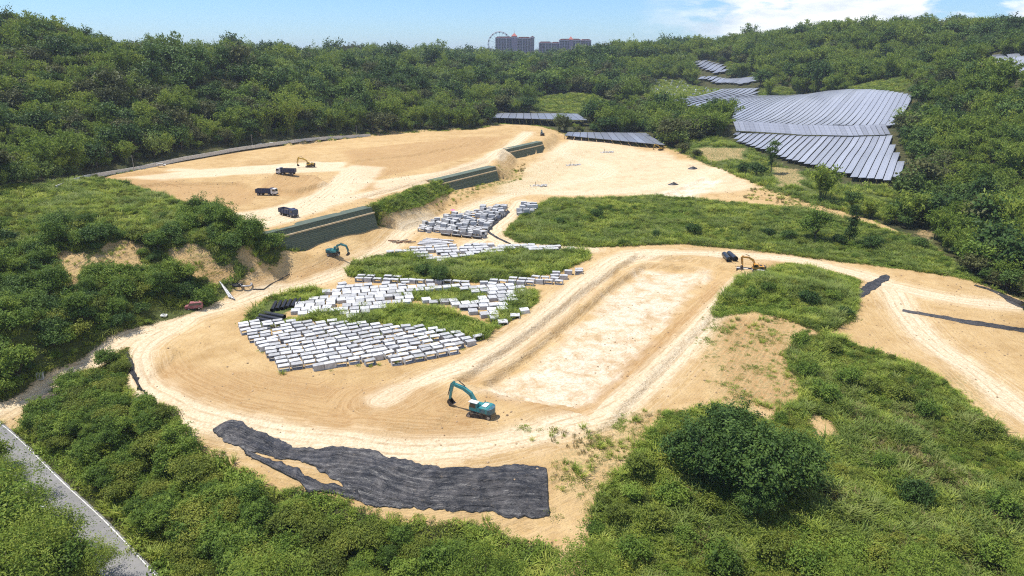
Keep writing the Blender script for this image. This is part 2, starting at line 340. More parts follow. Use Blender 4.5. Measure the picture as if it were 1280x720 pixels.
KNOLL = GP((925, 350), (985, 330), (1070, 350), (1062, 398), (1028, 414), (985, 398), (940, 388), (890, 392))
WEED = [GP((437, 334), (470, 320), (510, 318), (545, 328), (640, 314), (732, 314), (736, 322), (690, 342), (600, 352), (520, 350), (440, 345)),
        GP((458, 394), (505, 382), (545, 386), (575, 399), (612, 410), (604, 424), (540, 415), (485, 406)),
        GP((306, 404), (330, 378), (360, 366), (395, 362), (400, 370), (350, 396), (380, 402), (330, 408)),
        GP((500, 372), (560, 362), (605, 368), (600, 380), (545, 378)), GP((385, 398), (410, 392), (470, 404), (440, 410)), GP((652, 364), (668, 364), (668, 380), (620, 410), (616, 402)),
        GP((463, 262), (545, 230), (566, 238), (520, 258), (478, 272))]
RSCRUB = GP((742, 720), (742, 640), (765, 590), (805, 548), (830, 515), (900, 510), (965, 530), (1000, 500), (985, 445), (1000, 420), (1035, 415), (1110, 445), (1200, 492), (1262, 548), (1340, 600), (1400, 740), (1000, 760), (742, 760))
SPUR = GP((-60, 250), (60, 232), (112, 223), (180, 237), (240, 258), (292, 279), (330, 296), (386, 312), (340, 330), (296, 356), (240, 392), (200, 402), (125, 432), (60, 466), (-60, 540), (-200, 400))
LSCRUB = GP((-10, 545), (20, 540), (70, 492), (100, 470), (158, 436), (162, 485), (180, 506), (215, 512), (238, 556), (285, 585), (330, 604), (420, 628), (480, 650), (600, 660), (695, 690), (695, 760), (180, 760), (160, 690), (80, 610))
CLIFF = [GP((118, 312), (150, 304), (182, 312), (178, 335), (160, 352), (128, 346)), GP((200, 316), (232, 302), (266, 316), (282, 335), (258, 352), (216, 346)), GP((60, 330), (80, 318), (100, 324), (90, 345)), GP((78, 352), (95, 345), (100, 368), (85, 374)), GP((305, 312), (325, 308), (318, 330))]
BARE = [GP((862, 185), (930, 186), (935, 200), (890, 202)), GP((958, 206), (1000, 212), (1012, 236), (975, 232)), GP((1150, 285), (1168, 288), (1165, 306), (1152, 304)), GP((1215, 90), (1242, 70), (1250, 98), (1228, 108)), GP((412, 98), (436, 94), (440, 104), (414, 108)), GP((1020, 520), (1055, 528), (1060, 552), (1030, 545)), GP((980, 465), (1000, 470), (1005, 490), (985, 488))]
SOLAR_P = {'lower': ((918, 170), (1112, 172), (1120, 195), (1128, 212), (1130, 226), (1110, 231), (1072, 228), (1040, 218), (975, 200), (920, 180)),
           'upper': ((868, 138), (905, 128), (945, 122), (1000, 120), (1140, 121), (1138, 135), (1118, 160), (920, 158), (915, 150)),
           'west': ((838, 128), (870, 122), (905, 113), (948, 112), (944, 124), (905, 130), (875, 139), (850, 134)),
           'north': ((866, 99), (890, 96), (944, 97), (946, 103), (925, 108), (905, 106), (885, 103)),
           'far': ((868, 79), (880, 76), (903, 82), (910, 90), (895, 95), (870, 84)),
           'east': ((1239, 66), (1290, 72), (1300, 98), (1250, 99))}
SOLAR = {k: GP(*v) for k, v in SOLAR_P.items()}
GRAVE = GP((800, 116), (816, 100), (850, 100), (866, 108), (905, 114), (840, 124), (815, 124))
CLEAR = [GRAVE, GP((1055, 112), (1085, 105), (1130, 98), (1140, 112), (1100, 118)), GP((940, 112), (975, 108), (1000, 116), (950, 120)), GP((905, 75), (935, 85), (945, 95), (910, 88)), GP((660, 125), (740, 118), (800, 136), (740, 142), (670, 138)),
         GP((850, 178), (905, 172), (945, 190), (960, 205), (1010, 215), (1050, 232), (1130, 235), (1110, 275), (1040, 262), (960, 238), (905, 212), (850, 188))]
ROADL = smooth_line([G(*p) for p in ((-120, 440), (-60, 500), (2, 556), (60, 612), (112, 664), (160, 716), (200, 765))], 8)
TRACKS = [smooth_line(GP(*p), 5) for p in (
    ((-20, 522), (60, 474), (130, 440), (200, 408), (300, 376), (420, 342), (480, 312), (525, 280), (600, 256), (680, 234), (760, 214), (700, 190), (720, 176)),
    ((230, 400), (172, 440), (190, 490), (260, 522), (350, 542), (480, 560), (600, 556), (700, 530), (780, 496), (860, 424), (905, 372), (930, 348)),
    ((480, 500), (545, 468), (600, 448), (670, 404), (740, 345), (790, 318), (900, 318), (1000, 326), (1100, 352), (1132, 392), (1180, 440), (1300, 530)),
    ((740, 308), (650, 306), (612, 292), (640, 265), (650, 252)),
    ((290, 284), (345, 275), (385, 255), (425, 225), (440, 212), (380, 214), (300, 216), (220, 212)),
    ((360, 268), (430, 250), (560, 216), (620, 192), (660, 166)), ((660, 240), (800, 236), (905, 208)),
    ((430, 338), (520, 330), (640, 305), (740, 312)), ((1300, 385), (1200, 375), (1110, 356)), ((560, 320), (600, 300), (620, 286)))]
Z = {}
fl = dict(x=GX, y=GY)
near = GY < 1700
def zone(polys, soft=1.5, wob=1.6, sc=7.0, seed=21):
    out = np.zeros(GX.shape)
    wobn = fbm(GX, GY, sc, seed) * wob
    for p in polys:
        x0, y0 = p[:, :2].min(0) - 8; x1, y1 = p[:, :2].max(0) + 8
        m = (GX > x0) & (GX < x1) & (GY > y0) & (GY < y1)
        if m.any():
            d = sdf(p, GX[m], GY[m]) + wobn[m]; out[m] = np.maximum(out[m], sstep(soft, -soft, d))
    return out
site = zone([SITE]); grass = zone([MEADOW, KNOLL, *WEED]); spur = zone([SPUR], wob=0.5); rscrub = zone([RSCRUB]); lscrub = zone([LSCRUB]); cliff = zone(CLIFF, 1.5, 6.5, 6); bare = zone(BARE, 3, 5, 10); clear = zone(CLEAR, 4, 4); solarz = zone(list(SOLAR.values()), 2, 0)
soil = np.clip(np.maximum(site * (1 - grass), np.maximum(cliff * 0.72, bare * np.where(GY < 180, .85, .5))), 0, 1)
lat = np.full(GX.shape, 60.0)
m = (GY < 800)
for t in TRACKS: lat[m] = np.minimum(lat[m], pldist(t, GX[m], GY[m]))
pale = sstep(5.5, 1.5, lat + 1.6 * fbm(GX, GY, 10, 31))
BROWN = [GP((420, 478), (545, 480), (600, 512), (608, 540), (560, 552), (440, 545), (400, 510)), GP((176, 470), (215, 455), (300, 462), (440, 478), (545, 480), (600, 512), (608, 540), (560, 552), (450, 548), (330, 524), (240, 505), (190, 495)), GP((320, 242), (345, 222), (390, 222), (410, 234), (370, 246)), GP((185, 232), (240, 228), (330, 236), (310, 256), (250, 262)), GP((440, 232), (520, 222), (612, 196), (620, 202), (560, 224), (470, 246)), GP((385, 330), (420, 322), (445, 325), (400, 348), (320, 362)),
         GP((300, 355), (335, 345), (338, 362), (305, 368)), GP((572, 475), (740, 352), (752, 356), (600, 480)), GP((720, 512), (895, 350), (905, 356), (745, 520)), GP((600, 488), (735, 512), (725, 522), (600, 502)), GP((945, 332), (985, 328), (980, 350), (950, 348)), GP((900, 395), (990, 400), (995, 520), (915, 500), (890, 450)), GP((440, 192), (600, 172), (640, 168), (600, 192), (520, 212), (455, 226)), GP((130, 226), (190, 222), (240, 232), (200, 246), (160, 236))]
brown = zone(BROWN, 3, 3.0, 9)
HAUL = [GP((620, 240), (690, 186), (720, 172), (800, 186), (905, 212), (950, 236), (830, 246), (700, 244))]
haul = zone(HAUL, 5, 6.0, 14)
TP = lambda *uv: np.array([at_z(u, v, TZ) for u, v in uv])
BROWN_T = [TP((140, 234), (200, 228), (300, 229), (322, 238), (300, 252), (250, 262), (195, 248)), TP((320, 241), (345, 223), (396, 223), (414, 232), (372, 247)), TP((430, 190), (520, 180), (602, 171), (612, 178), (520, 197), (440, 206)), TP((450, 248), (540, 222), (612, 199), (620, 204), (560, 224), (470, 251)), TP((120, 224), (190, 212), (230, 222), (180, 232))]
brown = np.maximum(brown, 0.95 * zone(BROWN_T, 2.5, 2.5, 12))
HAUL_T = [TP((255, 272), (330, 262), (385, 246), (420, 228), (428, 214), (440, 208), (480, 210), (470, 226), (430, 250), (370, 276), (310, 290)), TP((150, 222), (310, 208), (430, 204), (430, 213), (330, 217), (200, 226)), TP((470, 226), (560, 214), (625, 190), (655, 165), (662, 168), (632, 194), (560, 222), (470, 236))]
WHITE = [GP((600, 488), (735, 400), (800, 336), (885, 340), (870, 360), (740, 500), (690, 505)), GP((820, 243), (880, 222), (905, 226), (860, 248))]
white = zone(WHITE, 3, 4.0, 8)
sparse = zone([GP((700, 570), (790, 520), (830, 515), (800, 560), (745, 640)), GP((890, 395), (990, 400), (1000, 520), (900, 505), (880, 440)), GP((560, 225), (640, 222), (655, 205), (620, 210)), GP((1120, 470), (1200, 470), (1260, 540), (1180, 480)), GP((700, 196), (740, 186), (680, 240), (640, 245), (600, 235), (640, 215))], 3, 3)
bank = sstep(0.4, 1.2, np.abs(np.gradient(GZ, axis=0)) / np.maximum(np.gradient(GY, axis=0), .1)) * site
# fine relief: broken ground, soft spoil on the pads, rough forest floor
GZ = GZ + (0.10 * fbm(GX, GY, 5, 41) + 0.10 * brown * fbm(GX, GY, 3, 44) - 0.16 * pale * site * (1 - brown)) * (dT > 1.2) + (1 - site) * 0.5 * fbm(GX, GY, 9, 43) * (lookup(GY, GX, GY) < 2000) * (pldist(ROADL, GX, GY) > 9) + cliff * 1.2 * fbm(GX, GY, 4, 47)
ROADL[:, 2] = np.convolve(np.pad(ROADL[:, 2], 6, mode='edge'), np.ones(13) / 13, 'valid')
dR = np.full(GX.shape, 1e9); rz = np.zeros(GX.shape)
for i in range(len(ROADL) - 1):
    a_, b_ = ROADL[i], ROADL[i + 1]; e_ = b_ - a_; t_ = np.clip(((GX - a_[0]) * e_[0] + (GY - a_[1]) * e_[1]) / (e_[0] ** 2 + e_[1] ** 2), 0, 1); q_ = np.hypot(GX - a_[0] - e_[0] * t_, GY - a_[1] - e_[1] * t_); m_ = q_ < dR; dR[m_] = q_[m_]; rz[m_] = (a_[2] + e_[2] * t_)[m_]
GZ = np.where(dR < 4.6, rz - 0.12, np.where(dR < 9, GZ + (rz - 0.12 - GZ) * (9 - dR) / 4.4, GZ))

idx = np.arange(GX.size).reshape(GX.shape)
Fq = np.stack([idx[:-1, :-1], idx[:-1, 1:], idx[1:, 1:], idx[1:, :-1]], -1).reshape(-1, 4)
gme = fast_mesh('ground', np.stack([GX, GY, GZ], -1).reshape(-1, 3), Fq)
for nme, arr in (('soil', soil), ('pale', np.clip(pale + haul * 0.75 + zone(HAUL_T, 2.5, 3.0, 10), 0, 1) * site), ('brown', brown), ('white', white), ('lat', lat), ('sparse', sparse), ('grassy', np.clip(grass + rscrub + clear + spur * 0.6, 0, 1)), ('solar', solarz)):
    a = gme.attributes.new(nme, 'FLOAT', 'POINT'); a.data.foreach_set('value', arr.ravel().astype(np.float32))

def ground_mat():
    m = bpy.data.materials.new('bare earth and scrub floor'); m.use_nodes = True; nt = m.node_tree; p = nt.nodes['Principled BSDF']
    p.inputs['Roughness'].default_value = 0.95; p.inputs['Specular IOR Level'].default_value = 0.1
    g = N(nt, 'ShaderNodeNewGeometry')
    def attr(n): return N(nt, 'ShaderNodeAttribute', attribute_name=n)
    def noise(s, d=6, r=0.6, dist=0.0):
        n = N(nt, 'ShaderNodeTexNoise', i_Scale=s, i_Detail=float(d), i_Roughness=r, i_Distortion=dist); L(nt, g, 'Position', n, 'Vector'); return n
    def mr(src, so, a, b, c=0.0, d=1.0):
        n = N(nt, 'ShaderNodeMapRange', i_1=a, i_2=b, i_3=c, i_4=d); L(nt, src, so, n, 0); return n
    def math2(op, a, ao, b, bo=None):
        n = N(nt, 'ShaderNodeMath', operation=op); L(nt, a, ao, n, 0)
        if isinstance(b, (int, float)): n.inputs[1].default_value = b
        else: L(nt, b, bo, n, 1)
        return n
    def mixc(f, fo, a, ao, b, bo=None):
        n = N(nt, 'ShaderNodeMix', data_type='RGBA'); L(nt, f, fo, n, 0)
        if isinstance(a, tuple): n.inputs[6].default_value = (*a, 1)
        else: L(nt, a, ao, n, 6)
        if isinstance(b, tuple): n.inputs[7].default_value = (*b, 1)
        else: L(nt, b, bo, n, 7)
        return n
    big, mid, fine, vf = noise(0.05, 3), noise(0.22, 6, 0.65, 0.4), noise(1.6, 4, 0.7), noise(7.0, 2, 0.7)
    earth = N(nt, 'ShaderNodeValToRGB'); e = earth.color_ramp.elements
    e[0].position = 0.36; e[0].color = (0.37, 0.225, 0.082, 1); e[1].position = 0.64; e[1].color = (0.585, 0.415, 0.20, 1); k = e.new(0.5); k.color = (0.495, 0.33, 0.142, 1)
    sm = math2('MULTIPLY_ADD', mid, 'Fac', 0.55); 
    b2 = math2('MULTIPLY', big, 'Fac', 0.45); L(nt, b2, 0, sm, 2); L(nt, sm, 0, earth, 0)
    # ruts run along the haul tracks
    la = attr('lat'); rut = N(nt, 'ShaderNodeTexNoise', noise_dimensions='2D', i_Scale=1.0, i_Detail=4.0, i_Roughness=0.75)
    cx = N(nt, 'ShaderNodeCombineXYZ'); l2 = math2('MULTIPLY', la, 'Fac', 1.5); L(nt, l2, 0, cx, 0); l3 = math2('MULTIPLY', big, 'Fac', 6.0); L(nt, l3, 0, cx, 1); L(nt, cx, 0, rut, 'Vector')
    rutf = mr(rut, 'Fac', 0.42, 0.58); fall = mr(la, 'Fac', 2.5, 9.0, 1.0, 0.12); rr = math2('MULTIPLY', rutf, 0, fall, 0)
    rrs = math2('MULTIPLY', rr, 0, 0.75)
    c = mixc(rrs, 0, earth, 0, (0.70, 0.565, 0.37))
    rd = mr(rut, 'Fac', 0.46, 0.36, 0.0, 0.55); rdf = math2('MULTIPLY', rd, 0, fall, 0); c = mixc(rdf, 0, c, 2, (0.40, 0.27, 0.13))
    pa = attr('pale'); pn = mr(mid, 'Fac', 0.25, 0.55, 0.55, 1.0); pf = math2('MULTIPLY', pa, 'Fac', pn, 0); pf2 = math2('MULTIPLY', pf, 0, 0.85)
    c = mixc(pf2, 0, c, 2, (0.74, 0.625, 0.44))
    w1 = math2('SUBTRACT', la, 'Fac', 1.1); w1a = N(nt, 'ShaderNodeMath', operation='ABSOLUTE'); L(nt, w1, 0, w1a, 0); w2 = math2('SUBTRACT', la, 'Fac', 3.1); w2a = N(nt, 'ShaderNodeMath', operation='ABSOLUTE'); L(nt, w2, 0, w2a, 0)
    wm = math2('MINIMUM', w1a, 0, w2a, 0); wl_ = mr(wm, 0, 0.42, 0.12, 0.0, 1.0); wk = mr(mid, 'Fac', 0.42, 0.56, 0.0, 0.6); wq = math2('MULTIPLY', wl_, 0, wk, 0); c = mixc(wq, 0, c, 2, (0.42, 0.29, 0.15))
    br = attr('brown'); bn = mr(mid, 'Fac', 0.36, 0.56, 0.5, 1.0); bq = math2('MULTIPLY', br, 'Fac', bn, 0); npl = math2('MULTIPLY_ADD', pa, 'Fac', -0.75); npl.inputs[2].default_value = 1.0; bf = math2('MULTIPLY', bq, 0, npl, 0)
    brc = mixc(rutf, 0, (0.34, 0.19, 0.072), None, (0.455, 0.285, 0.125)); bf2 = math2('MULTIPLY', bf, 0, 0.85); c = mixc(bf2, 0, c, 2, brc, 2)
    wh = attr('white'); wn = mr(mid, 'Fac', 0.36, 0.56, 0.25, 1.0); wf = math2('MULTIPLY', wh, 'Fac', wn, 0); wf2 = math2('MULTIPLY', wf, 0, 0.75); c = mixc(wf2, 0, c, 2, (0.76, 0.69, 0.56))
    ff = mr(fine, 'Fac', 0.42, 0.72, 0.0, 0.75); c = mixc(ff, 0, c, 2, (0.42, 0.29, 0.15))
    f3 = mr(vf, 'Fac', 0.58, 0.74, 0.0, 0.6); c = mixc(f3, 0, c, 2, (0.66, 0.51, 0.32))
    sp = attr('sparse'); sn = mr(fine, 'Fac', 0.48, 0.62); sf = math2('MULTIPLY', sp, 'Fac', sn, 0); sf2 = math2('MULTIPLY', sf, 0, 0.6); c = mixc(sf2, 0, c, 2, (0.20, 0.20, 0.075))
    # scrub floor
    floor_a = mixc(mr(mid, 'Fac', 0.35, 0.65), 0, (0.035, 0.045, 0.016), None, (0.09, 0.08, 0.035))
    floor_b = mixc(mr(fine, 'Fac', 0.35, 0.65), 0, (0.075, 0.105, 0.028), None, (0.13, 0.15, 0.045))
    ga = attr('grassy'); fl_ = mixc(ga, 'Fac', floor_a, 2, floor_b, 2)
    so = attr('soil'); en = math2('ADD', so, 'Fac', math2('MULTIPLY', mr(fine, 'Fac', 0.3, 0.7, -0.35, 0.35), 0, 1.0), 0)
    ed = mr(en, 0, 0.38, 0.62); c = mixc(ed, 0, fl_, 2, c, 2)
    L(nt, c, 2, p, 'Base Color')
    hs = math2('MULTIPLY_ADD', fine, 'Fac', 0.6); L(nt, mid, 'Fac', hs, 2); h3 = math2('MULTIPLY_ADD', rut, 'Fac', 0.5); L(nt, hs, 0, h3, 2)
    bu = N(nt, 'ShaderNodeBump', i_Strength=0.9, i_Distance=0.6); L(nt, h3, 0, bu, 'Height'); L(nt, bu, 0, p, 'Normal')
    return m
ground = link('ground', gme, ground_mat()); tag(ground, 'sandy bare earth of the site and green floor of the hills', None, None, 'structure')
#@@OBJECTS
# ------------------------------------------------------------------ asphalt road in the near corner
def ribbon(line, half, lift, name, material, parent=None, off=0.0, z_of=None, thick=0.0):
    P = np.asarray(line); T = np.gradient(P[:, :2], axis=0); T /= np.linalg.norm(T, axis=1)[:, None]; Nn = np.stack([T[:, 1], -T[:, 0]], 1)
    V, F = [], []
    for i in range(len(P)):
        for s_ in (-1, 1):
            q = P[i, :2] + Nn[i] * (off + s_ * half); V.append((q[0], q[1], P[i, 2] + lift))
    if thick:
        V += [(a, b, c - thick) for a, b, c in V]
    n = len(P)
    for i in range(n - 1):
        F.append((2 * i, 2 * i + 1, 2 * i + 3, 2 * i + 2))
        if thick: F += [(2 * i + 2 * n, 2 * i + 2 + 2 * n, 2 * i + 2, 2 * i), (2 * i + 1, 2 * i + 3, 2 * i + 3 + 2 * n, 2 * i + 1 + 2 * n)]
    me = bpy.data.meshes.new(name); me.from_pydata(V, [], F); me.update()
    if thick == 0: me.polygons.foreach_set('use_smooth', [True] * len(me.polygons))
    return link(name, me, material, parent)
M_asph = mat('worn asphalt', (0.20, 0.195, 0.19), 0.9, noise=(0.25, 0.24, 0.23), bump=0.08, nscale=0.35)
M_line = mat('worn road paint', (0.72, 0.71, 0.67), 0.8, noise=(0.42, 0.41, 0.38), nscale=2.2)
M_conc = mat('weathered concrete', (0.56, 0.55, 0.52), 0.9, noise=(0.38, 0.37, 0.345), var=0.12, nscale=1.2, bump=0.15)
road = ribbon(ROADL, 3.1, 0.03, 'road', M_asph); tag(road, 'grey asphalt road in the near left corner', None, None, 'structure')
ribbon(ROADL, 0.08, 0.055, 'edge_line', M_line, road, off=-2.7); ribbon(ROADL, 0.08, 0.055, 'edge_line', M_line, road, off=2.7)
# site road behind the terrace with its kerb wall
rl = smooth_line(GP((60, 236), (112, 222), (200, 206), (310, 187), (400, 175), (460, 169)), 8); rl[:, 2] = [HZ(a, b) for a, b, c in rl]
rl[:, 2] = np.convolve(np.pad(rl[:, 2], 4, mode='edge'), np.ones(9) / 9, 'valid')
lane = ribbon(rl, 2.6, 0.35, 'service_road', mat('pale concrete paving', (0.42, 0.41, 0.39), 0.9, noise=(0.33, 0.32, 0.3), nscale=0.4), thick=0.9); tag(lane, 'narrow pale paved road along the rear edge of the terrace', None, None, 'structure')
kerb = ribbon(rl, 0.16, 1.25, 'kerb_wall', M_conc, thick=1.9, off=2.75); tag(kerb, 'low pale concrete wall edging the road behind the terrace', 'low wall')

# ------------------------------------------------------------------ green retaining walls
M_green = [mat('green geogrid bags %d' % k, c, 0.85, noise=n_, var=0.13, nscale=0.3, bump=0.3) for k, (c, n_) in enumerate((((0.095, 0.125, 0.092), (0.135, 0.155, 0.115)), ((0.12, 0.15, 0.112), (0.085, 0.11, 0.082))))]
M_berm = mat('pale fill', (0.55, 0.44, 0.28), 0.95, noise=(0.44, 0.33, 0.19), nscale=0.8, bump=0.4)
WL = ('long green two-tier retaining wall nearest the camera below the terrace', 'green two-tier retaining wall in the middle of the terrace edge', 'farthest and smallest green retaining wall at the tip of the terrace')
for (A_, B_), lab, H_ in zip(WALLS, WL, (8.8, 7.6, 7.6)):
    d_ = B_ - A_; ln = float(np.hypot(d_[0], d_[1])); a_ = math.atan2(d_[1], d_[0])
    wl = empty('retaining_wall', (A_[0], A_[1], TZ), a_); tag(wl, lab, 'retaining wall', 'green terraced walls')   # local x along, -y outward
    up = empty('upper_tier', (0, 0, 0)); up.parent = wl; lo = empty('lower_tier', (0, 0, 0)); lo.parent = wl
    nU, hU = 4, 0.46
    for k in range(nU):
        mb = MB(); z1 = 0.18 - k * hU; n = max(6, int(ln / 2))
        for i in range(n):
            j = random.uniform(-.04, .04); mb.box(i * ln / n, (i + 1) * ln / n - 0.03, -1.25 - 0.14 * k + j, 3.2, z1 - hU + 0.03, z1 - 0.004 * (i % 2))
        mb.build('course', M_green[k % 2], up)
    zb = 0.18 - nU * hU
    MB().box(-0.3, ln + 0.3, -2.3, 1.0, zb - 0.45, zb + 0.02).build('berm', M_berm, wl)
    nL, hL = int((H_ + zb) / 0.58), 0.58
    for k in range(nL):
        mb = MB(); z1 = zb - 0.08 - k * hL; n = max(6, int(ln / 2))
        for i in range(n):
            j = random.uniform(-.05, .05); mb.box(i * ln / n, (i + 1) * ln / n - 0.03, -2.15 - 0.17 * k + j, 1.0, z1 - hL + 0.035, z1 - 0.004 * (i % 2))
        mb.build('course', M_green[k % 2], lo)
    MB().box(0, ln, 0.2, 4.5, -0.6, 0.12).build('crest', M_berm, wl)

# ------------------------------------------------------------------ solar fields
def solar_mat():
    m = bpy.data.materials.new('solar glass'); m.use_nodes = True; nt = m.node_tree; p = nt.nodes['Principled BSDF']
    uv = N(nt, 'ShaderNodeUVMap'); sp = N(nt, 'ShaderNodeSeparateXYZ'); L(nt, uv, 0, sp, 0)
    def frac(o, s, wd):
        a = N(nt, 'ShaderNodeMath', operation='MULTIPLY', i_1=s); L(nt, sp, o, a, 0); f = N(nt, 'ShaderNodeMath', operation='FRACT'); L(nt, a, 0, f, 0)
        c = N(nt, 'ShaderNodeMath', operation='LESS_THAN', i_1=wd); L(nt, f, 0, c, 0); return c
    f1, f2 = frac('X', 1.0, 0.045), frac('Y', 0.5, 0.03); mm = N(nt, 'ShaderNodeMath', operation='MAXIMUM'); L(nt, f1, 0, mm, 0); L(nt, f2, 0, mm, 1)
    mx = N(nt, 'ShaderNodeMix', data_type='RGBA'); mx.inputs[6].default_value = (0.23, 0.245, 0.29, 1); mx.inputs[7].default_value = (0.44, 0.45, 0.47, 1); L(nt, mm, 0, mx, 0)
    oi = N(nt, 'ShaderNodeObjectInfo'); hv = N(nt, 'ShaderNodeHueSaturation'); mr = N(nt, 'ShaderNodeMapRange', i_3=0.85, i_4=1.2); L(nt, oi, 'Random', mr, 0); L(nt, mr, 0, hv, 'Value'); L(nt, mx, 2, hv, 'Color')
    L(nt, hv, 0, p, 'Base Color'); p.inputs['Roughness'].default_value = 0.38; p.inputs['Specular IOR Level'].default_value = 0.8; p.inputs['Coat Weight'].default_value = 0.3; p.inputs['Coat Roughness'].default_value = 0.2
    return m
M_sol = solar_mat(); M_dark = mat('dark steel frame', (0.05, 0.05, 0.055), 0.6, 0.5); M_galv = mat('galvanised steel', (0.42, 0.43, 0.45), 0.45, 0.7)
def clip_line(poly, p, d):                              # parameter intervals of the line inside the polygon
    ts = []; n = len(poly)
    for i in range(n):
        a, b = poly[i, :2], poly[(i + 1) % n, :2]; e = b - a; den = d[0] * e[1] - d[1] * e[0]
        if abs(den) < 1e-9: continue
        w_ = a - p; t = (w_[0] * e[1] - w_[1] * e[0]) / den; s_ = (w_[0] * d[1] - w_[1] * d[0]) / den
        if 0 <= s_ < 1: ts.append(t)
    ts.sort(); return list(zip(ts[::2], ts[1::2]))
def panel_strip(rows, zlift, name, parent, width):      # rows: list of (centre xy, dir, tilt z per metre across)
    V, F, UV = [], [], []
    (pts, nrm) = rows; n = len(pts)
    for i in range(n):
        x, y, z = pts[i]
        for s_ in (-0.5, 0.5):
            V.append((x + nrm[0] * width * s_, y + nrm[1] * width * s_, z + zlift + 0.10 * s_ * width))
    b = len(V); V += [(x, y, z - 0.14) for x, y, z in V[:b]]
    for i in range(n - 1):
        F.append((2 * i, 2 * i + 1, 2 * i + 3, 2 * i + 2)); l0, l1 = i * 3.0, (i + 1) * 3.0; UV += [(l0, 0), (l0, width), (l1, width), (l1, 0)]
        F.append((b + 2 * i + 2, b + 2 * i + 3, b + 2 * i + 1, b + 2 * i)); UV += [(0.5, 0.5)] * 4
        for q in ((2 * i, 2 * i + 2, b + 2 * i + 2, b + 2 * i), (2 * i + 3, 2 * i + 1, b + 2 * i + 1, b + 2 * i + 3)): F.append(q); UV += [(0.5, 0.5)] * 4
    for q in ((1, 0, b, b + 1), (2 * n - 2, 2 * n - 1, b + 2 * n - 1, b + 2 * n - 2)): F.append(q); UV += [(0.5, 0.5)] * 4
    me = bpy.data.meshes.new(name); me.from_pydata(V, [], F); me.update(); ul = me.uv_layers.new(); ul.data.foreach_set('uv', np.array(UV, np.float32).ravel())
    me.materials.append(M_sol); o = link(name, me, None, parent); return o
SOL_LAB = {'lower': 'lower half of the big solar field below the long dark break', 'upper': 'upper half of the big solar field on the valley slope', 'west': 'solar field left of the big one, below the graves', 'north': 'narrow solar field up the slope above the graves', 'far': 'farthest small solar field near the ridge', 'east': 'solar field cut off by the right picture edge on the wooded hill'}
d1 = G(1073.8, 170.5) - G(1044.5, 214.5); d2 = G(1117.8, 125.6) - G(1095.3, 161.8)
DIRS = {'lower': d1, 'upper': d2, 'west': d2, 'north': d2, 'far': d2, 'east': G(1262, 70) - G(1272, 96)}
for key, poly in SOLAR.items():
    d_ = DIRS[key][:2] / np.linalg.norm(DIRS[key][:2]); nrm = np.array([d_[1], -d_[0]]); c = poly[:, :2].mean(0)
    root = empty('solar_array', (0, 0, 0)); tag(root, SOL_LAB[key], 'solar array', 'ground-mounted solar fields')
    pitch = {'lower': 3.7, 'upper': 3.9, 'west': 6.0, 'north': 7.0, 'far': 8.0, 'east': 9.0}[key]; wd = pitch - (0.38 if key in ('lower', 'upper') else 0.7)
    off = (poly[:, :2] - c) @ nrm; posts = MB()
    for k, o_ in enumerate(np.arange(off.min() + pitch * 0.5, off.max(), pitch)):
        for t0, t1 in clip_line(poly, c + nrm * o_, d_):
            if t1 - t0 < 5: continue
            t0 += random.uniform(-1.5, 1.5); n = max(2, int((t1 - t0) / 4) + 1); tt = np.linspace(t0, t1, n); P = (c + nrm * o_)[None] + d_[None] * tt[:, None]
            zz = lookup(GZ, P[:, 0], P[:, 1])
            if n > 4: zz = np.convolve(np.pad(zz, 3, mode='edge'), np.ones(7) / 7, 'valid')
            P3 = np.column_stack([P, zz]); panel_strip((P3, nrm), 2.2, 'panel_row', root, wd)
            for q in P3[::3]: posts.box(q[0] - .1, q[0] + .1, q[1] - .1, q[1] + .1, q[2] - 1.5, q[2] + 2.1)
    po = posts.build('posts', M_dark, root); po['kind'] = 'stuff'
# the steeper strip of panels across the break
a0, a1 = G(920, 168), G(1113, 172); nseg = 30; root = empty('solar_array', (0, 0, 0)); tag(root, 'long steep strip of solar panels across the middle of the big field', 'solar array', 'ground-mounted solar fields')
for i in range(nseg):
    p, q = a0 + (a1 - a0) * (i / nseg), a0 + (a1 - a0) * ((i + 0.94) / nseg); zc = (HZ(p[0], p[1]) + HZ(q[0], q[1])) / 2
    V = [(p[0], p[1], zc + 2.4), (q[0], q[1], zc + 2.4), (q[0], q[1] + 9, zc + 8.0), (p[0], p[1] + 9, zc + 8.0)]; V += [(x, y, z - .2) for x, y, z in V]
    me = bpy.data.meshes.new('panel_table'); me.from_pydata(V, [], [(0, 1, 2, 3), (7, 6, 5, 4), (0, 4, 5, 1), (1, 5, 6, 2), (2, 6, 7, 3), (3, 7, 4, 0)]); me.update()
    ul = me.uv_layers.new(); wq = float(np.hypot(*(q - p)[:2])) / 1.1; ul.data.foreach_set('uv', np.array([(0, 0), (wq, 0), (wq, 7), (0, 7)] + [(.5, .5)] * 20, np.float32).ravel()); me.materials.append(M_sol); link('panel_table', me, None, root)
    MB().box(p[0], p[0] + .3, p[1] + 2.8, p[1] + 3.2, zc - 1, zc + 3.7).build('post', M_dark, root)
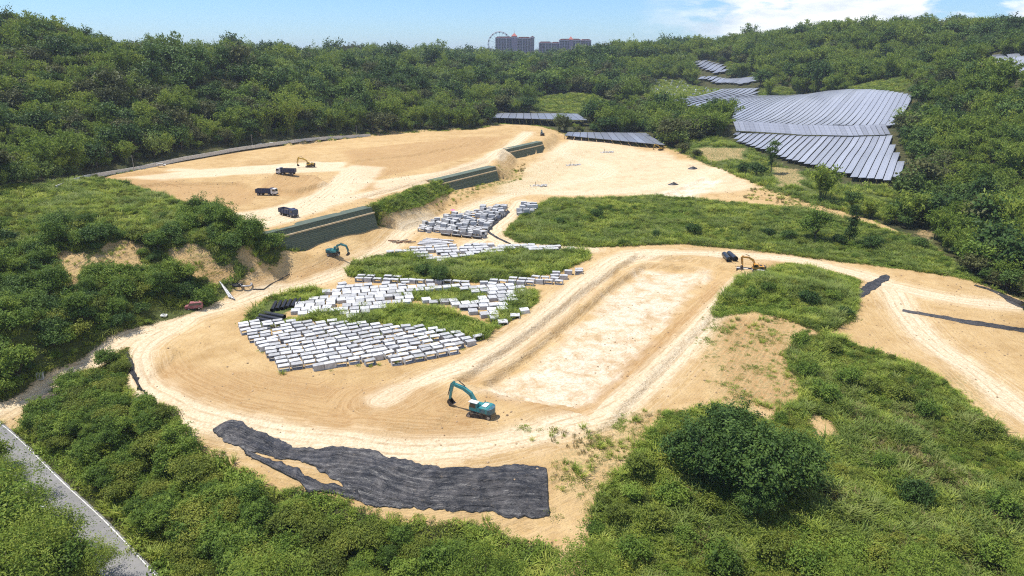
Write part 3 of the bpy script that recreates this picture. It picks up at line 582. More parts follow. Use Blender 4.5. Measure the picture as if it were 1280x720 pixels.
# canopies carrying panels beyond the terrace, and a low panel roof beside the haul road
def canopy(label, uv, zroof, pitchv, nm):
    P = np.array([at_z(u, v, zroof) for u, v in uv]); base = min(HZ(a, b) for a, b, c in P)
    root = empty(nm, (0, 0, 0)); tag(root, label, 'solar canopy', 'roofs covered in panels')
    n = 12
    for i in range(n):
        def lerp(a, b, t): return a + (b - a) * t
        t0, t1 = i / n, (i + 0.93) / n
        q = [lerp(P[0], P[1], t0), lerp(P[0], P[1], t1), lerp(P[3], P[2], t1), lerp(P[3], P[2], t0)]
        V = [tuple(x) for x in q] + [(x[0], x[1], x[2] - .3) for x in q]
        me = bpy.data.meshes.new('roof_panel'); me.from_pydata(V, [], [(0, 1, 2, 3), (7, 6, 5, 4), (0, 4, 5, 1), (1, 5, 6, 2), (2, 6, 7, 3), (3, 7, 4, 0)]); me.update()
        ul = me.uv_layers.new(); ul.data.foreach_set('uv', np.array([(0, 0), (5, 0), (5, 12), (0, 12)] + [(.5, .5)] * 20, np.float32).ravel()); me.materials.append(M_sol); link('roof_panel', me, None, root)
        a = q[0]; b = q[3]
        for s_ in (a, (a + b) / 2, b):
            hz_ = min(HZ(s_[0], s_[1]), zroof - 2.0); MB().box(s_[0] - .15, s_[0] + .15, s_[1] - .15, s_[1] + .15, hz_ - .5, s_[2] - .32).build('post', M_dark, root)
    return root, P, base
canopy('long dark canopy roofed with solar panels behind the terrace tip', ((616, 147), (735, 150), (722, 142), (622, 141)), 16.5, 0.1, 'solar_canopy')
canopy('low roof of solar panels right of the terrace tip beside the haul road', ((706, 169), (832, 181), (808, 166), (710, 165)), 12.6, 0.1, 'solar_canopy')

# ------------------------------------------------------------------ far hotel blocks, ferris wheel, graves
M_hotel = mat('mauve rendered wall', (0.36, 0.27, 0.33), 0.8, noise=(0.30, 0.22, 0.28), nscale=0.05); M_pil = mat('pale pilaster', (0.6, 0.5, 0.53), 0.8); M_red = mat('red roof tiles', (0.42, 0.13, 0.10), 0.8); M_win = mat('dark window glass', (0.03, 0.035, 0.05), 0.15, spec=0.6)
def hotel(label, u0, u1, vtop, D, vbot, wings, tower, nm='hotel'):
    a, b = at_D(u0, vtop, D), at_D(u1, vtop, D); zb = at_D(u0, vbot, D)[2] - 12; W_ = b[0] - a[0]; H_ = a[2] - zb
    root = empty(nm, (a[0], D, zb)); tag(root, label, 'hotel')
    for x0, x1, dy, hh in wings:
        X0, X1 = W_ * x0, W_ * x1; Hh = H_ * hh
        wq = MB().box(X0, X1, dy, dy + 20, 0, Hh).build('wing', M_hotel, root)
        nb = max(3, int((X1 - X0) / 6.5)); fl = max(6, int(Hh / 3.6))
        for i in range(nb):
            xa = X0 + (X1 - X0) * (i + .18) / nb; xb = X0 + (X1 - X0) * (i + .82) / nb; mb = MB()
            for f in range(fl): mb.box(xa, xb, dy - .25, dy + .3, f * Hh / fl + 0.9, (f + .72) * Hh / fl + .5)
            wi = mb.build('window_column', M_win, root); wi['kind'] = 'stuff'
        for i in range(0, nb + 1, max(2, nb // 4)):
            xp = X0 + (X1 - X0) * i / nb; MB().box(xp - .8, xp + .8, dy - .7, dy - .26, 0, Hh + .6).build('pilaster', M_pil, root)
        MB().box(X0 - 1, X1 + 1, dy - 1.2, dy + 21, Hh + .1, Hh + 2.2).build('cornice', M_pil, root)
        MB().prism([(X0 - .5, Hh + 2.25), (X1 + .5, Hh + 2.25), (X1 - 5, Hh + 5), (X0 + 5, Hh + 5)], dy - .5, dy + 20).build('roof', M_red, root)
    x, wt, ht, sp = tower; X = W_ * x
    tw = MB().box(X - wt, X + wt, -2.5, 14, H_ * .3, H_ + ht).build('tower', M_hotel, root)
    MB().add([(X - wt - 1, -3.5, H_ + ht + .1), (X + wt + 1, -3.5, H_ + ht + .1), (X + wt + 1, 15, H_ + ht + .1), (X - wt - 1, 15, H_ + ht + .1), (X, 6, H_ + ht + 8)], [(0, 1, 4), (1, 2, 4), (2, 3, 4), (3, 0, 4), (3, 2, 1, 0)]).build('tower_roof', M_red, root)
    if sp: MB().tube([(X, 6, H_ + ht + 6), (X, 6, H_ + ht + 6 + sp)], [.6, .25], 6).build('spire', M_pil, root)
    return root
hotel('mauve hotel block with a spired red tower beside the ferris wheel', 619.5, 668, 47.5, 1800, 66, ((0, .42, 0, .97), (.42, .56, -1.5, 1.0), (.56, .9, 0, .95), (.9, 1.0, 4, 1.0)), (.48, 7, 4, 11))
hotel('long red-roofed hotel block right of the ferris wheel hotel', 674, 739, 51, 1850, 66, ((0, .24, 4, .84), (.24, .40, 8, .82), (.39, .8, 0, 1.0), (.8, 1.0, 5, .98)), (.61, 5, 3, 5))
c_ = at_D(624.5, 55, 1880); fw = empty('ferris_wheel', (c_[0], c_[1], 0)); tag(fw, 'thin ferris wheel rising behind the left hotel', 'ferris wheel'); Rw = 30.0
MB().tube([(Rw * math.cos(t), 0, c_[2] + Rw * math.sin(t)) for t in np.linspace(0, 2 * math.pi, 49)], .9, 6, False).build('rim', M_pil, fw)
MB().tube([(Rw * .92 * math.cos(t), 0, c_[2] + Rw * .92 * math.sin(t)) for t in np.linspace(0, 2 * math.pi, 49)], .5, 5, False).build('inner_rim', M_pil, fw)
for k in range(20):
    t = k * math.pi / 10; MB().tube([(0, 0, c_[2]), (Rw * math.cos(t), 0, c_[2] + Rw * math.sin(t))], .25, 4).build('spoke', M_pil, fw)
    MB().box(-1.2, 1.2, -1.2, 1.2, -3.2, -.8).build('gondola', M_win, fw, loc=(Rw * math.cos(t), 0, c_[2] + Rw * math.sin(t)))
for s_ in (-1, 1): MB().tube([(s_ * 22, s_ * 5, 30), (0, 0, c_[2])], 1.0, 6).build('support_leg', M_pil, fw)
p_ = at_D(606, 63, 1700); bh = empty('hillside_house', (p_[0], p_[1], p_[2] - 14)); tag(bh, 'low pale building left of the ferris wheel among treetops', 'building')
MB().box(0, 26, 0, 14, 0, 15).build('wall', M_pil, bh); MB().box(4, 16, 1, 12, 15.05, 19).build('upper_storey', M_pil, bh); MB().box(-.8, 26.8, -.8, 14.8, 15.02, 15.6).build('roof_slab', M_conc, bh)
for k in range(4): MB().box(2 + k * 6, 5.5 + k * 6, -.15, .2, 9.5, 12.5).build('window', M_win, bh)
M_tomb = mat('pale tomb stone', (0.62, 0.62, 0.60), 0.8, var=0.25)
tomb = MB().box(-1.6, 1.6, -1.3, 1.3, -.5, .45).box(-.9, .9, .6, 1.0, .46, 2.0).prism([(-1.1, 2.0), (1.1, 2.0), (0, 2.6)], .4, 1.2).mesh('grave'); tomb.materials.append(M_tomb)
kk = 0
for _ in range(900):
    q = GRAVE[:, :2].min(0) + RNG.random(2) * (GRAVE[:, :2].max(0) - GRAVE[:, :2].min(0))
    if sdf(GRAVE, q[0:1], q[1:2])[0] < -3 and kk < 110 and not any(sdf(s_, q[0:1], q[1:2])[0] < 2 for s_ in SOLAR.values()):
        o = link('grave', tomb, None, None, (q[0], q[1], HZ(q[0], q[1])), random.uniform(-.5, .5), random.uniform(.6, 1.1)); kk += 1
        tag(o, 'small pale grave among many on the far green slope', 'grave', 'graves scattered on the far slope')

# ------------------------------------------------------------------ machines
M_teal = mat('teal machine paint', (0.015, 0.20, 0.21), 0.4, noise=(0.10, 0.22, 0.20), nscale=1.6, spec=0.5); M_tealb = mat('dark teal cowl', (0.02, 0.10, 0.14), 0.45, noise=(0.12, 0.15, 0.15), nscale=1.8, spec=0.5); M_yel = mat('amber machine paint', (0.72, 0.33, 0.03), 0.42, noise=(0.48, 0.29, 0.10), nscale=1.6, spec=0.5); M_yel2 = mat('yellow machine paint', (0.62, 0.40, 0.05), 0.45, noise=(0.45, 0.28, 0.06))
M_blk = mat('black steel', (0.025, 0.024, 0.024), 0.6, noise=(0.16, 0.12, 0.08), nscale=2.2); M_wht = mat('white paint', (0.72, 0.72, 0.70), 0.4, noise=(0.55, 0.51, 0.44), nscale=1.5, spec=0.5); M_navy = mat('navy dump body paint', (0.035, 0.05, 0.11), 0.5, noise=(0.09, 0.09, 0.10), nscale=1.2); M_glass = mat('tinted glass', (0.02, 0.025, 0.03), 0.08, spec=0.8); M_chrome = mat('hydraulic rod', (0.6, 0.6, 0.6), 0.2, 1.0)
def bar(mb, pts, wids, y0, y1):                         # a bent box beam in the x,z plane
    pts = [np.array(p, float) for p in pts]; top, bot = [], []
    for i, p in enumerate(pts):
        d = pts[min(i + 1, len(pts) - 1)] - pts[max(i - 1, 0)]; d /= np.linalg.norm(d); n_ = np.array([-d[1], d[0]]); top.append(p + n_ * wids[i] / 2); bot.append(p - n_ * wids[i] / 2)
    mb.prism([tuple(q) for q in bot] + [tuple(q) for q in top[::-1]], y0, y1); return mb
def excavator(label, pos, heading, track_heading, paint, cowl, boom, stick, bucket_ang, sc=1.0, roof=None):
    root = empty('excavator', pos, heading, sc); tag(root, label, 'excavator', 'excavators at work')
    dh = track_heading - heading; Rz = Matrix.Rotation(dh, 4, 'Z')
    for s_ in (-1, 1):
        prof = []; n = 14
        for k in range(n + 1): t = -math.pi / 2 + math.pi * k / n; prof.append((1.85 + .45 * math.cos(t), .47 + .45 * math.sin(t)))
        for k in range(n + 1): t = math.pi / 2 + math.pi * k / n; prof.append((-1.85 + .45 * math.cos(t), .47 + .45 * math.sin(t)))
        tr = MB().prism(prof, s_ * 1.22 - .3, s_ * 1.22 + .3, Rz).build('track', M_blk, root)
        sh = MB()
        for k in range(22):
            x = -1.9 + k * 3.8 / 21; sh.box(x - .06, x + .06, s_ * 1.22 - .33, s_ * 1.22 + .33, .925, .965, Rz)
        sh.build('track_shoes', M_blk, tr)['kind'] = 'stuff'
        for x in (-1.85, 1.85): MB().prism([(x + .3 * math.cos(t), .47 + .3 * math.sin(t)) for t in np.linspace(0, 2 * math.pi, 11)[:-1]], s_ * 1.22 + s_ * .31, s_ * 1.22 + s_ * .36, Rz).build('sprocket', M_galv, tr)
    MB().box(-1.1, 1.1, -.95, .95, .4, .85, Rz).build('undercarriage', M_blk, root); MB().tube([(0, 0, .85), (0, 0, 1.08)], .75, 16).build('slew_ring', M_blk, root)
    MB().box(-2.2, 1.55, -1.32, 1.32, 1.08, 1.3).build('platform', M_blk, root)
    body = MB().prism([(-2.1, 1.305), (.1, 1.305), (.1, 2.0), (-.15, 2.2), (-1.9, 2.25), (-2.1, 2.1)], -1.32, 1.32).build('engine_cover', paint, root)
    MB().box(-1.6, -.5, -1.34, -1.33, 1.45, 2.0).box(-1.6, -.5, 1.33, 1.34, 1.45, 2.0).build('side_grille', cowl, body); MB().box(-1.5, -.6, -.7, .7, 2.26, 2.38).build('hood', M_wht if roof else cowl, body); MB().tube([(-.5, -.8, 2.2), (-.5, -.8, 2.75)], .07, 8).build('exhaust', M_blk, body)
    cw = [(-2.0, -1.33)] + [(-2.0 - .75 * math.cos(t), 1.33 * math.sin(t)) for t in np.linspace(-1.35, 1.35, 9)] + [(-2.0, 1.33)]
    MB().prism(cw, 1.12, 2.15, None, 'z').build('counterweight', cowl, root)
    MB().box(.1, 1.4, -1.32, -.45, 1.305, 1.9).build('tool_box', paint, root)
    cabn = MB().prism([(.05, 1.31), (1.65, 1.31), (1.7, 1.9), (1.45, 2.9), (.05, 2.9)], .4, 1.32).build('cab', paint, root)
    MB().prism([(.3, 1.95), (1.6, 1.95), (1.4, 2.72), (.3, 2.72)], 1.325, 1.34).prism([(.3, 1.95), (1.6, 1.95), (1.4, 2.72), (.3, 2.72)], .38, .395).build('side_window', M_glass, cabn)
    MB().add([(1.715, .5, 1.95), (1.715, 1.22, 1.95), (1.5, 1.22, 2.8), (1.5, .5, 2.8)], [(0, 1, 2, 3)]).build('windscreen', M_glass, cabn)
    MB().box(-.02, 1.75 if roof else 1.5, .34, 1.38, 2.91, 2.99).build('cab_roof', M_wht if roof else paint, cabn)
    b = bar(MB(), boom, [.5, .72, .62, .5, .36][:len(boom)], -.28, .28).build('boom', paint, root)
    st = bar(MB(), stick, [.4, .6, .42, .3][:len(stick)], -.22, .22).build('stick', paint, root)
    k1 = boom[1]; MB().tube([(1.1, .42, 1.35), ((1.1 + k1[0]) / 2, .42, (1.35 + k1[1]) / 2)], .11, 8).tube([(1.1, -.42, 1.35), ((1.1 + k1[0]) / 2, -.42, (1.35 + k1[1]) / 2)], .11, 8).build('boom_cylinder', paint, b)
    MB().tube([((1.1 + k1[0]) / 2, .42, (1.35 + k1[1]) / 2), (k1[0], .42, k1[1])], .06, 6).tube([((1.1 + k1[0]) / 2, -.42, (1.35 + k1[1]) / 2), (k1[0], -.42, k1[1])], .06, 6).build('piston_rod', M_chrome, b)
    k2, s0 = boom[2], stick[0]; MB().tube([(k2[0] - .3, 0, k2[1] + .5), ((k2[0] + s0[0]) / 2, 0, max(k2[1], s0[1]) + .42)], .1, 8).tube([((k2[0] + s0[0]) / 2, 0, max(k2[1], s0[1]) + .42), (s0[0], 0, s0[1] + .1)], .055, 6).build('stick_cylinder', M_blk, b)
    s1 = stick[1]; e = stick[-1]; MB().tube([(s1[0] + .35, 0, s1[1]), (e[0] + .45, 0, e[1] + .6)], .09, 8).build('bucket_cylinder', M_blk, st)
    ca, sa = math.cos(bucket_ang), math.sin(bucket_ang)
    def bk(p): return (e[0] + p[0] * ca - p[1] * sa, e[1] + p[0] * sa + p[1] * ca)
    outer = [(0, .1), (.35, -.05), (.62, -.45), (.5, -.95), (.1, -1.2), (-.45, -1.15)]; inner = [(-.45, -1.08), (.06, -1.1), (.42, -.9), (.52, -.45), (.3, -.14), (-.05, .0)]
    bm_ = MB().prism([bk(p) for p in outer + inner], -.5, .5); sidep = [bk(p) for p in outer]
    bm_.prism(sidep, -.53, -.505).prism(sidep, .505, .53); bo = bm_.build('bucket', M_blk, root)
    tq = MB()
    for y in (-.4, -.13, .13, .4): tq.prism([bk((-.45, -1.18)), bk((-.45, -1.06)), bk((-.72, -1.1))], y - .05, y + .05)
    tq.build('bucket_teeth', M_galv, bo)['kind'] = 'stuff'
    return root
BOOM1 = [(.45, 1.7), (2.1, 3.9), (3.5, 4.6), (5.9, 5.0)]; STICK1 = [(5.55, 5.45), (5.9, 4.95), (6.3, 3.2), (6.55, 1.75)]
p_ = G(601, 519); excavator('teal excavator with white cab roof on the bare near platform', p_, R(152), R(166), M_teal, M_tealb, BOOM1, STICK1, R(-25), 1.12, True)
p_ = G(417, 319); excavator('small teal excavator digging at the foot of the green wall', p_, R(-12), R(10), M_teal, M_tealb, [(.45, 1.7), (1.8, 3.7), (3.1, 4.2), (5.2, 3.7)], [(4.9, 4.1), (5.2, 3.65), (5.6, 2.4), (5.7, 1.4)], R(-15), 0.95)
p_ = G(946, 340); excavator('amber excavator with raised boom by the far corner of the pit', p_, R(176), R(190), M_yel, M_blk, [(.45, 1.7), (1.7, 4.1), (3.1, 4.9), (5.3, 5.1)], [(5.0, 5.5), (5.3, 5.05), (5.0, 3.4), (4.8, 2.1)], R(10), 1.0)
p_ = G(388, 209); excavator('yellow excavator working on the upper terrace behind a dump truck', p_, R(185), R(180), M_yel2, M_blk, BOOM1, STICK1, R(-25), 0.95)
p_ = G(678, 169.5); excavator('tiny dark green excavator at the far tip of the terrace', p_, R(100), R(80), M_tealb, M_blk, [(.45, 1.7), (1.8, 3.7), (3.1, 4.2), (5.2, 3.7)], [(4.9, 4.1), (5.2, 3.65), (5.6, 2.4), (5.7, 1.4)], R(-15), 0.85)
p_ = G(826, 188); excavator('tiny yellow excavator at the far right end of the haul area', p_, R(180), R(180), M_yel2, M_blk, BOOM1, STICK1, R(-25), 0.75)
def wheel_mesh():
    me = MB().prism([(.52 * math.cos(t), .52 * math.sin(t)) for t in np.linspace(0, 2 * math.pi, 17)[:-1]], -.16, .16).mesh('wheel'); me.materials.append(M_blk); return me
WHL = wheel_mesh(); RIM = MB().prism([(.28 * math.cos(t), .28 * math.sin(t)) for t in np.linspace(0, 2 * math.pi, 13)[:-1]], -.18, .18).mesh('rim'); RIM.materials.append(M_galv)
def truck(label, pos, heading, cabm, load=0.0, tip=0.0):
    root = empty('dump_truck', pos, heading); tag(root, label, 'dump truck', 'dump trucks on the upper terrace')
    MB().box(-4.2, 4.0, -.45, .45, .75, 1.05).build('chassis', M_blk, root)
    for x in (3.0, 1.3, -2.0, -3.3):
        for s_ in (-1, 1):
            w_ = link('wheel', WHL, None, root, (x, s_ * 1.05, .52)); link('rim', RIM, None, w_)
            if x < 0: w2 = link('wheel', WHL, None, root, (x, s_ * .7, .52))
    cb = MB().prism([(2.2, .8), (4.25, .8), (4.3, 1.75), (4.05, 2.85), (2.2, 2.95)], -1.2, 1.2).build('cab', cabm, root)
    MB().add([(4.315, -1.05, 1.8), (4.315, 1.05, 1.8), (4.1, 1.05, 2.7), (4.1, -1.05, 2.7)], [(0, 1, 2, 3)]).build('windscreen', M_glass, cb)
    for s_ in (-1, 1): MB().prism([(2.9, 1.85), (4.1, 1.85), (3.95, 2.6), (2.9, 2.6)], s_ * 1.205 - .01, s_ * 1.205 + .01).build('door_window', M_glass, cb); MB().box(4.26, 4.34, s_ * .85 - .2, s_ * .85 + .2, 1.0, 1.25).build('headlight', M_wht, cb); MB().box(3.9, 4.05, s_ * 1.35 - .08, s_ * 1.35 + .08, 1.9, 2.4).build('mirror', M_blk, cb)
    MB().box(4.2, 4.42, -1.2, 1.2, .5, .85).build('bumper', M_blk, root)
    bed = MB()
    for a in ((-4.3, 2.0, -1.25, 1.25, 1.08, 1.22), (-4.3, 2.0, -1.25, -1.15, 1.225, 2.65), (-4.3, 2.0, 1.15, 1.25, 1.225, 2.65), (1.9, 2.0, -1.145, 1.145, 1.225, 2.95), (-4.4, -4.31, -1.25, 1.25, 1.12, 2.65)): bed.box(*a)
    b_ = bed.build('dump_body', M_navy, root); rb = MB()
    for x in np.linspace(-4.0, 1.7, 7):
        for s_ in (-1, 1): MB().box(x - .07, x + .07, s_ * 1.31 - .055, s_ * 1.31 + .055, 1.15, 2.65).build('rib', M_navy, b_)
    MB().box(1.55, 2.75, -1.2, 1.2, 2.98, 3.06).build('canopy_lip', M_navy, b_)
    if load:
        V = [(-4.25 + 6.1 * i / 8, -1.12 + 2.24 * j / 4, 1.6 + load * math.sin(math.pi * (i + .5) / 9) * math.sin(math.pi * (j + .5) / 5) + random.uniform(-.05, .05)) for i in range(9) for j in range(5)]
        MB().add(V, [(i * 5 + j, i * 5 + 5 + j, i * 5 + 6 + j, i * 5 + 1 + j) for i in range(8) for j in range(4)]).build('soil_load', mat('dark soil load', (0.12, 0.09, 0.06), 0.95, bump=.4), root, True)
    return root
truck('navy dump truck with white cab turned left, nearest the yellow excavator', G(358, 218), R(176), M_wht)
truck('navy dump truck with white cab facing right on the middle of the terrace', G(334, 244), R(-6), M_wht, .6)
truck('dark navy dump truck turning toward the camera on the pale terrace track', G(361, 270), R(-38), M_navy, .9)
def car(label, pos, heading, paint, van=False):
    root = empty('parked_car', pos, heading); tag(root, label, 'car', 'vehicles parked along the site roads')
    prof = [(-2.1, .35), (2.15, .35), (2.2, .8), (1.3, .98), (.7, 1.5), (-1.0, 1.55), (-1.9, 1.1), (-2.15, 1.0)] if not van else [(-2.3, .4), (2.3, .4), (2.35, 1.05), (1.45, 1.2), (.95, 2.0), (-2.25, 2.05), (-2.35, 1.2)]
    b = MB().prism(prof, -.86, .86).build('body', paint, root)
    gl = [(1.15, 1.02), (.65, 1.44), (-.95, 1.48), (-1.6, 1.08)] if not van else [(1.25, 1.28), (.85, 1.85), (-2.1, 1.9), (-2.15, 1.28)]
    for s_ in (-1, 1): MB().prism(gl, s_ * .865 - .008, s_ * .865 + .008).build('side_window', M_glass, b); MB().box(2.12, 2.22, s_ * .6 - .2, s_ * .6 + .2, .6, .78).build('headlight', M_wht, b)
    x0, z0 = gl[0]; x1, z1 = gl[1]; MB().add([(x0 + .12, -.72, z0 + .03), (x0 + .12, .72, z0 + .03), (x1 + .1, .68, z1), (x1 + .1, -.68, z1)], [(0, 1, 2, 3)]).build('windscreen', M_glass, b)
    for x in (-1.35, 1.35):
        for s_ in (-1, 1): w_ = link('wheel', WHL, None, root, (x, s_ * .8, .33), sc=(.64, .64, .64)); link('rim', RIM, None, w_)
def G2(u, v, dz): p = G(u, v); return (p[0], p[1], p[2] + dz)
car('white car parked on the paved road at the left rear of the terrace', G2(202, 209, .5), R(20), M_wht); car('pale grey car parked on the paved road under the forest edge', G2(340, 181.5, .4), R(12), M_wht)
car('silver car half hidden by trees on the paved road behind the terrace', G2(326, 183, .4), R(12), M_galv)
car('faded maroon off-road car abandoned at the foot of the left spur', G(243, 386), R(196), mat('faded maroon paint', (0.25, 0.07, 0.075), 0.6, noise=(0.38, 0.2, 0.19)), True)

# ------------------------------------------------------------------ box culverts in the storage yard
def culvert_mesh(W_, Lg, H_, t=.22, axis='y', name='box_culvert'):
    mb = MB(); o_, i_ = [(-W_ / 2, 0), (W_ / 2, 0), (W_ / 2, H_), (-W_ / 2, H_)], [(-W_ / 2 + t, t), (W_ / 2 - t, t), (W_ / 2 - t, H_ - t), (-W_ / 2 + t, H_ - t)]
    V = []
    for y in (-Lg / 2, Lg / 2): V += [(a, y, b) for a, b in o_] + [(a, y, b) for a, b in i_]
    if axis == 'x': V = [(y, -x, z) for x, y, z in V]
    F = []
    for k in range(4):
        j = (k + 1) % 4; F += [(k, j, j + 8, k + 8)[::-1], (k + 4, j + 4, j + 12, k + 12), (k, j, j + 4, k + 4), (k + 8, k + 12, j + 12, j + 8)]
    mb.add(V, F); me = mb.mesh(name); me.materials.append(M_culv); return me
M_culv = mat('bleached precast concrete', (0.54, 0.54, 0.53), 0.85, noise=(0.36, 0.35, 0.33), var=0.3, nscale=1.3, bump=0.1)
CUL = {'open': culvert_mesh(2.5, 1.5, 1.45, .16), 'side': culvert_mesh(1.5, 2.5, 1.45, .16, axis='x'), 'wide': culvert_mesh(2.6, 2.5, 1.15), 'wide_side': culvert_mesh(2.6, 2.5, 1.15, axis='x')}
CULL = []                                               # (x, y, z, rotz, tilt, kind, yard, row, col)
def ang(v): return math.atan2(v[1], v[0])
def yard(name, poly, o_, pa, pb, sa, sb, jit, rot, kinds, avoid=(), drop=0.0, top=0.0):
    poly = GP(*poly); o_, pa, pb = G(*o_), G(*pa), G(*pb); a = (pa - o_)[:2]; a /= np.linalg.norm(a); b = (pb - o_)[:2]; b /= np.linalg.norm(b); base = ang(a)
    J, I = [q.ravel() for q in np.meshgrid(np.arange(-40, 60), np.arange(-60, 80), indexing='ij')]
    P = o_[:2] + a * (I * sa + (J % 3) * .35)[:, None] + b * (J * sb)[:, None]; ok = sdf(poly, P[:, 0], P[:, 1]) < -.4
    J, I, P = J[ok], I[ok], P[ok]; ok = np.ones(len(P), bool)
    for q in avoid: ok &= sdf(q, P[:, 0], P[:, 1]) > -.8
    for j, i, p in zip(J[ok], I[ok], P[ok]):
        if random.random() < drop: continue
        irr = 0.5 + 0.9 * vnoise(np.array([p[0] / 9]), np.array([p[1] / 9]), 3)[0]
        x, y = p[0] + random.gauss(0, jit * irr), p[1] + random.gauss(0, jit * irr)
        CULL.append((x, y, HZ(x, y) - .05, base + random.gauss(0, rot * irr), random.gauss(0, .02), random.choices(list(kinds), list(kinds.values()))[0], name, int(j), int(i)))
        if random.random() < top: CULL.append((x + random.gauss(0, .3), y + random.gauss(0, .3), HZ(x, y) + 1.28, base + random.gauss(0, .35), random.gauss(0, .05), 'side', name, int(j), int(i)))
AVOID = WEED
yard('near', ((296, 409), (318, 405), (395, 404), (440, 404), (480, 408), (545, 414), (604, 425), (592, 434), (560, 446), (512, 457), (448, 458), (372, 466), (350, 466)), (356, 463), (442, 449), (300, 409), 2.88, 2.45, .17, .11, {'open': .62, 'side': .38}, AVOID, .03)
yard('middle', ((400, 372), (424, 357), (470, 356), (535, 358), (662, 359), (668, 370), (655, 396), (622, 409), (598, 399), (560, 384), (520, 379), (466, 392), (448, 404), (398, 400), (366, 394), (376, 378)), (430, 390), (520, 383), (446, 362), 2.85, 3.1, .13, .07, {'wide': .4, 'wide_side': .6}, AVOID, .06)
yard('rear', ((474, 318), (500, 312), (545, 308), (640, 307), (690, 309), (732, 314), (700, 318), (640, 319), (560, 328), (532, 332), (512, 322)), (500, 320), (600, 315), (494, 313), 2.85, 3.1, .14, .10, {'wide': .4, 'wide_side': .6}, AVOID, .08)
yard('strip', ((438, 347), (470, 347), (520, 351), (600, 354), (680, 348), (722, 336), (729, 341), (706, 356), (600, 359), (500, 358), (440, 353)), (440, 351), (600, 357), (443, 344), 2.9, 2.6, .2, .14, {'open': .6, 'side': .4}, (), .12)
yard('pile', ((520, 289), (540, 279), (570, 270), (604, 262), (636, 258), (632, 266), (620, 280), (607, 298), (570, 295), (545, 292)), (545, 288), (600, 294), (560, 270), 2.8, 2.3, .25, .2, {'open': .5, 'side': .5}, (), .04, .35)
yard('heap', ((646, 266), (652, 259), (668, 257), (672, 262), (664, 270), (648, 271)), (650, 268), (670, 266), (652, 260), 2.8, 2.3, .3, .4, {'open': .5, 'side': .5}, (), .05, .3)
CULL.sort(key=lambda c: c[0] ** 2 + c[1] ** 2)
ORD = lambda n: '%d%s' % (n, {1: 'st', 2: 'nd', 3: 'rd'}.get(n % 10 if n % 100 not in (11, 12, 13) else 0, 'th'))
YN = {'near': 'the near culvert yard', 'middle': 'the weedy middle culvert yard', 'rear': 'the culvert yard behind the tall weeds', 'strip': 'the long culvert line between the yards', 'pile': 'the far culvert pile', 'heap': 'the small far heap of culverts'}
rows_of = {}
for c in CULL[:300]: rows_of.setdefault((c[6], c[7]), []).append(c)
rk = {}
for y_ in YN:
    js = sorted(j for (n_, j) in rows_of if n_ == y_)
    for q, j in enumerate(js):
        for r_, c in enumerate(sorted(rows_of[(y_, j)], key=lambda c: c[0])): rk[id(c)] = (q + 1, r_ + 1)
for c in CULL[:300]:
    q, r_ = rk[id(c)]
    o = link('box_culvert', CUL[c[5]], None, None, c[:3]); o.rotation_euler = (c[4], c[4] * .7, c[3])
    tag(o, 'box culvert, %s from left in %s row of %s' % (ORD(r_), ORD(q), YN[c[6]]), 'box culvert', 'box culverts stored in the yard')
V, F = [], []
for c in CULL[300:]:
    me = CUL[c[5]]; M_ = Matrix.Translation(c[:3]) @ Euler((c[4], c[4], c[3])).to_matrix().to_4x4(); b = len(V)
    V += [tuple(M_ @ v.co) for v in me.vertices]; F += [tuple(b + i for i in p.vertices) for p in me.polygons]
me = bpy.data.meshes.new('box_culverts'); me.from_pydata(V, [], F); me.update(); tag(link('far_box_culverts', me, M_culv), 'mass of pale concrete box culverts in the farther yards', 'box culverts', None, 'stuff')
print('culverts', len(CULL))

# ------------------------------------------------------------------ black sheets
def sheet_mat():
    m = bpy.data.materials.new('black geotextile'); m.use_nodes = True; nt = m.node_tree; p = nt.nodes['Principled BSDF']
    g = N(nt, 'ShaderNodeNewGeometry'); a = N(nt, 'ShaderNodeTexNoise', i_Scale=0.35, i_Detail=5.0, i_Roughness=0.65, i_Distortion=0.8); L(nt, g, 'Position', a, 'Vector')
    mx = N(nt, 'ShaderNodeMix', data_type='RGBA'); mx.inputs[6].default_value = (0.014, 0.014, 0.016, 1); mx.inputs[7].default_value = (0.075, 0.068, 0.064, 1)
    r = N(nt, 'ShaderNodeMapRange', i_1=0.42, i_2=0.66); L(nt, a, 'Fac', r, 0); L(nt, r, 0, mx, 0)
    d = N(nt, 'ShaderNodeTexNoise', i_Scale=1.1, i_Detail=5.0, i_Roughness=0.65); L(nt, g, 'Position', d, 'Vector'); dr = N(nt, 'ShaderNodeMapRange', i_1=0.60, i_2=0.74, i_3=0.0, i_4=0.5); L(nt, d, 'Fac', dr, 0)
    m2 = N(nt, 'ShaderNodeMix', data_type='RGBA'); L(nt, dr, 0, m2, 0); L(nt, mx, 2, m2, 6); m2.inputs[7].default_value = (0.22, 0.17, 0.11, 1); L(nt, m2, 2, p, 'Base Color')
    p.inputs['Roughness'].default_value = 0.48; p.inputs['Specular IOR Level'].default_value = 0.5
    ca = N(nt, 'ShaderNodeAttribute', attribute_name='cloth'); cm = N(nt, 'ShaderNodeMapping'); cm.inputs['Scale'].default_value = (0.16, 1.0, 1.0); L(nt, ca, 'Vector', cm, 0)
    cn_ = N(nt, 'ShaderNodeTexNoise', i_Scale=1.1, i_Detail=5.0, i_Roughness=0.62, i_Distortion=1.2); L(nt, cm, 0, cn_, 'Vector')
    bu = N(nt, 'ShaderNodeBump', i_Strength=1.0, i_Distance=0.6); L(nt, cn_, 'Fac', bu, 'Height'); L(nt, bu, 0, p, 'Normal'); return m
M_sheet = sheet_mat()
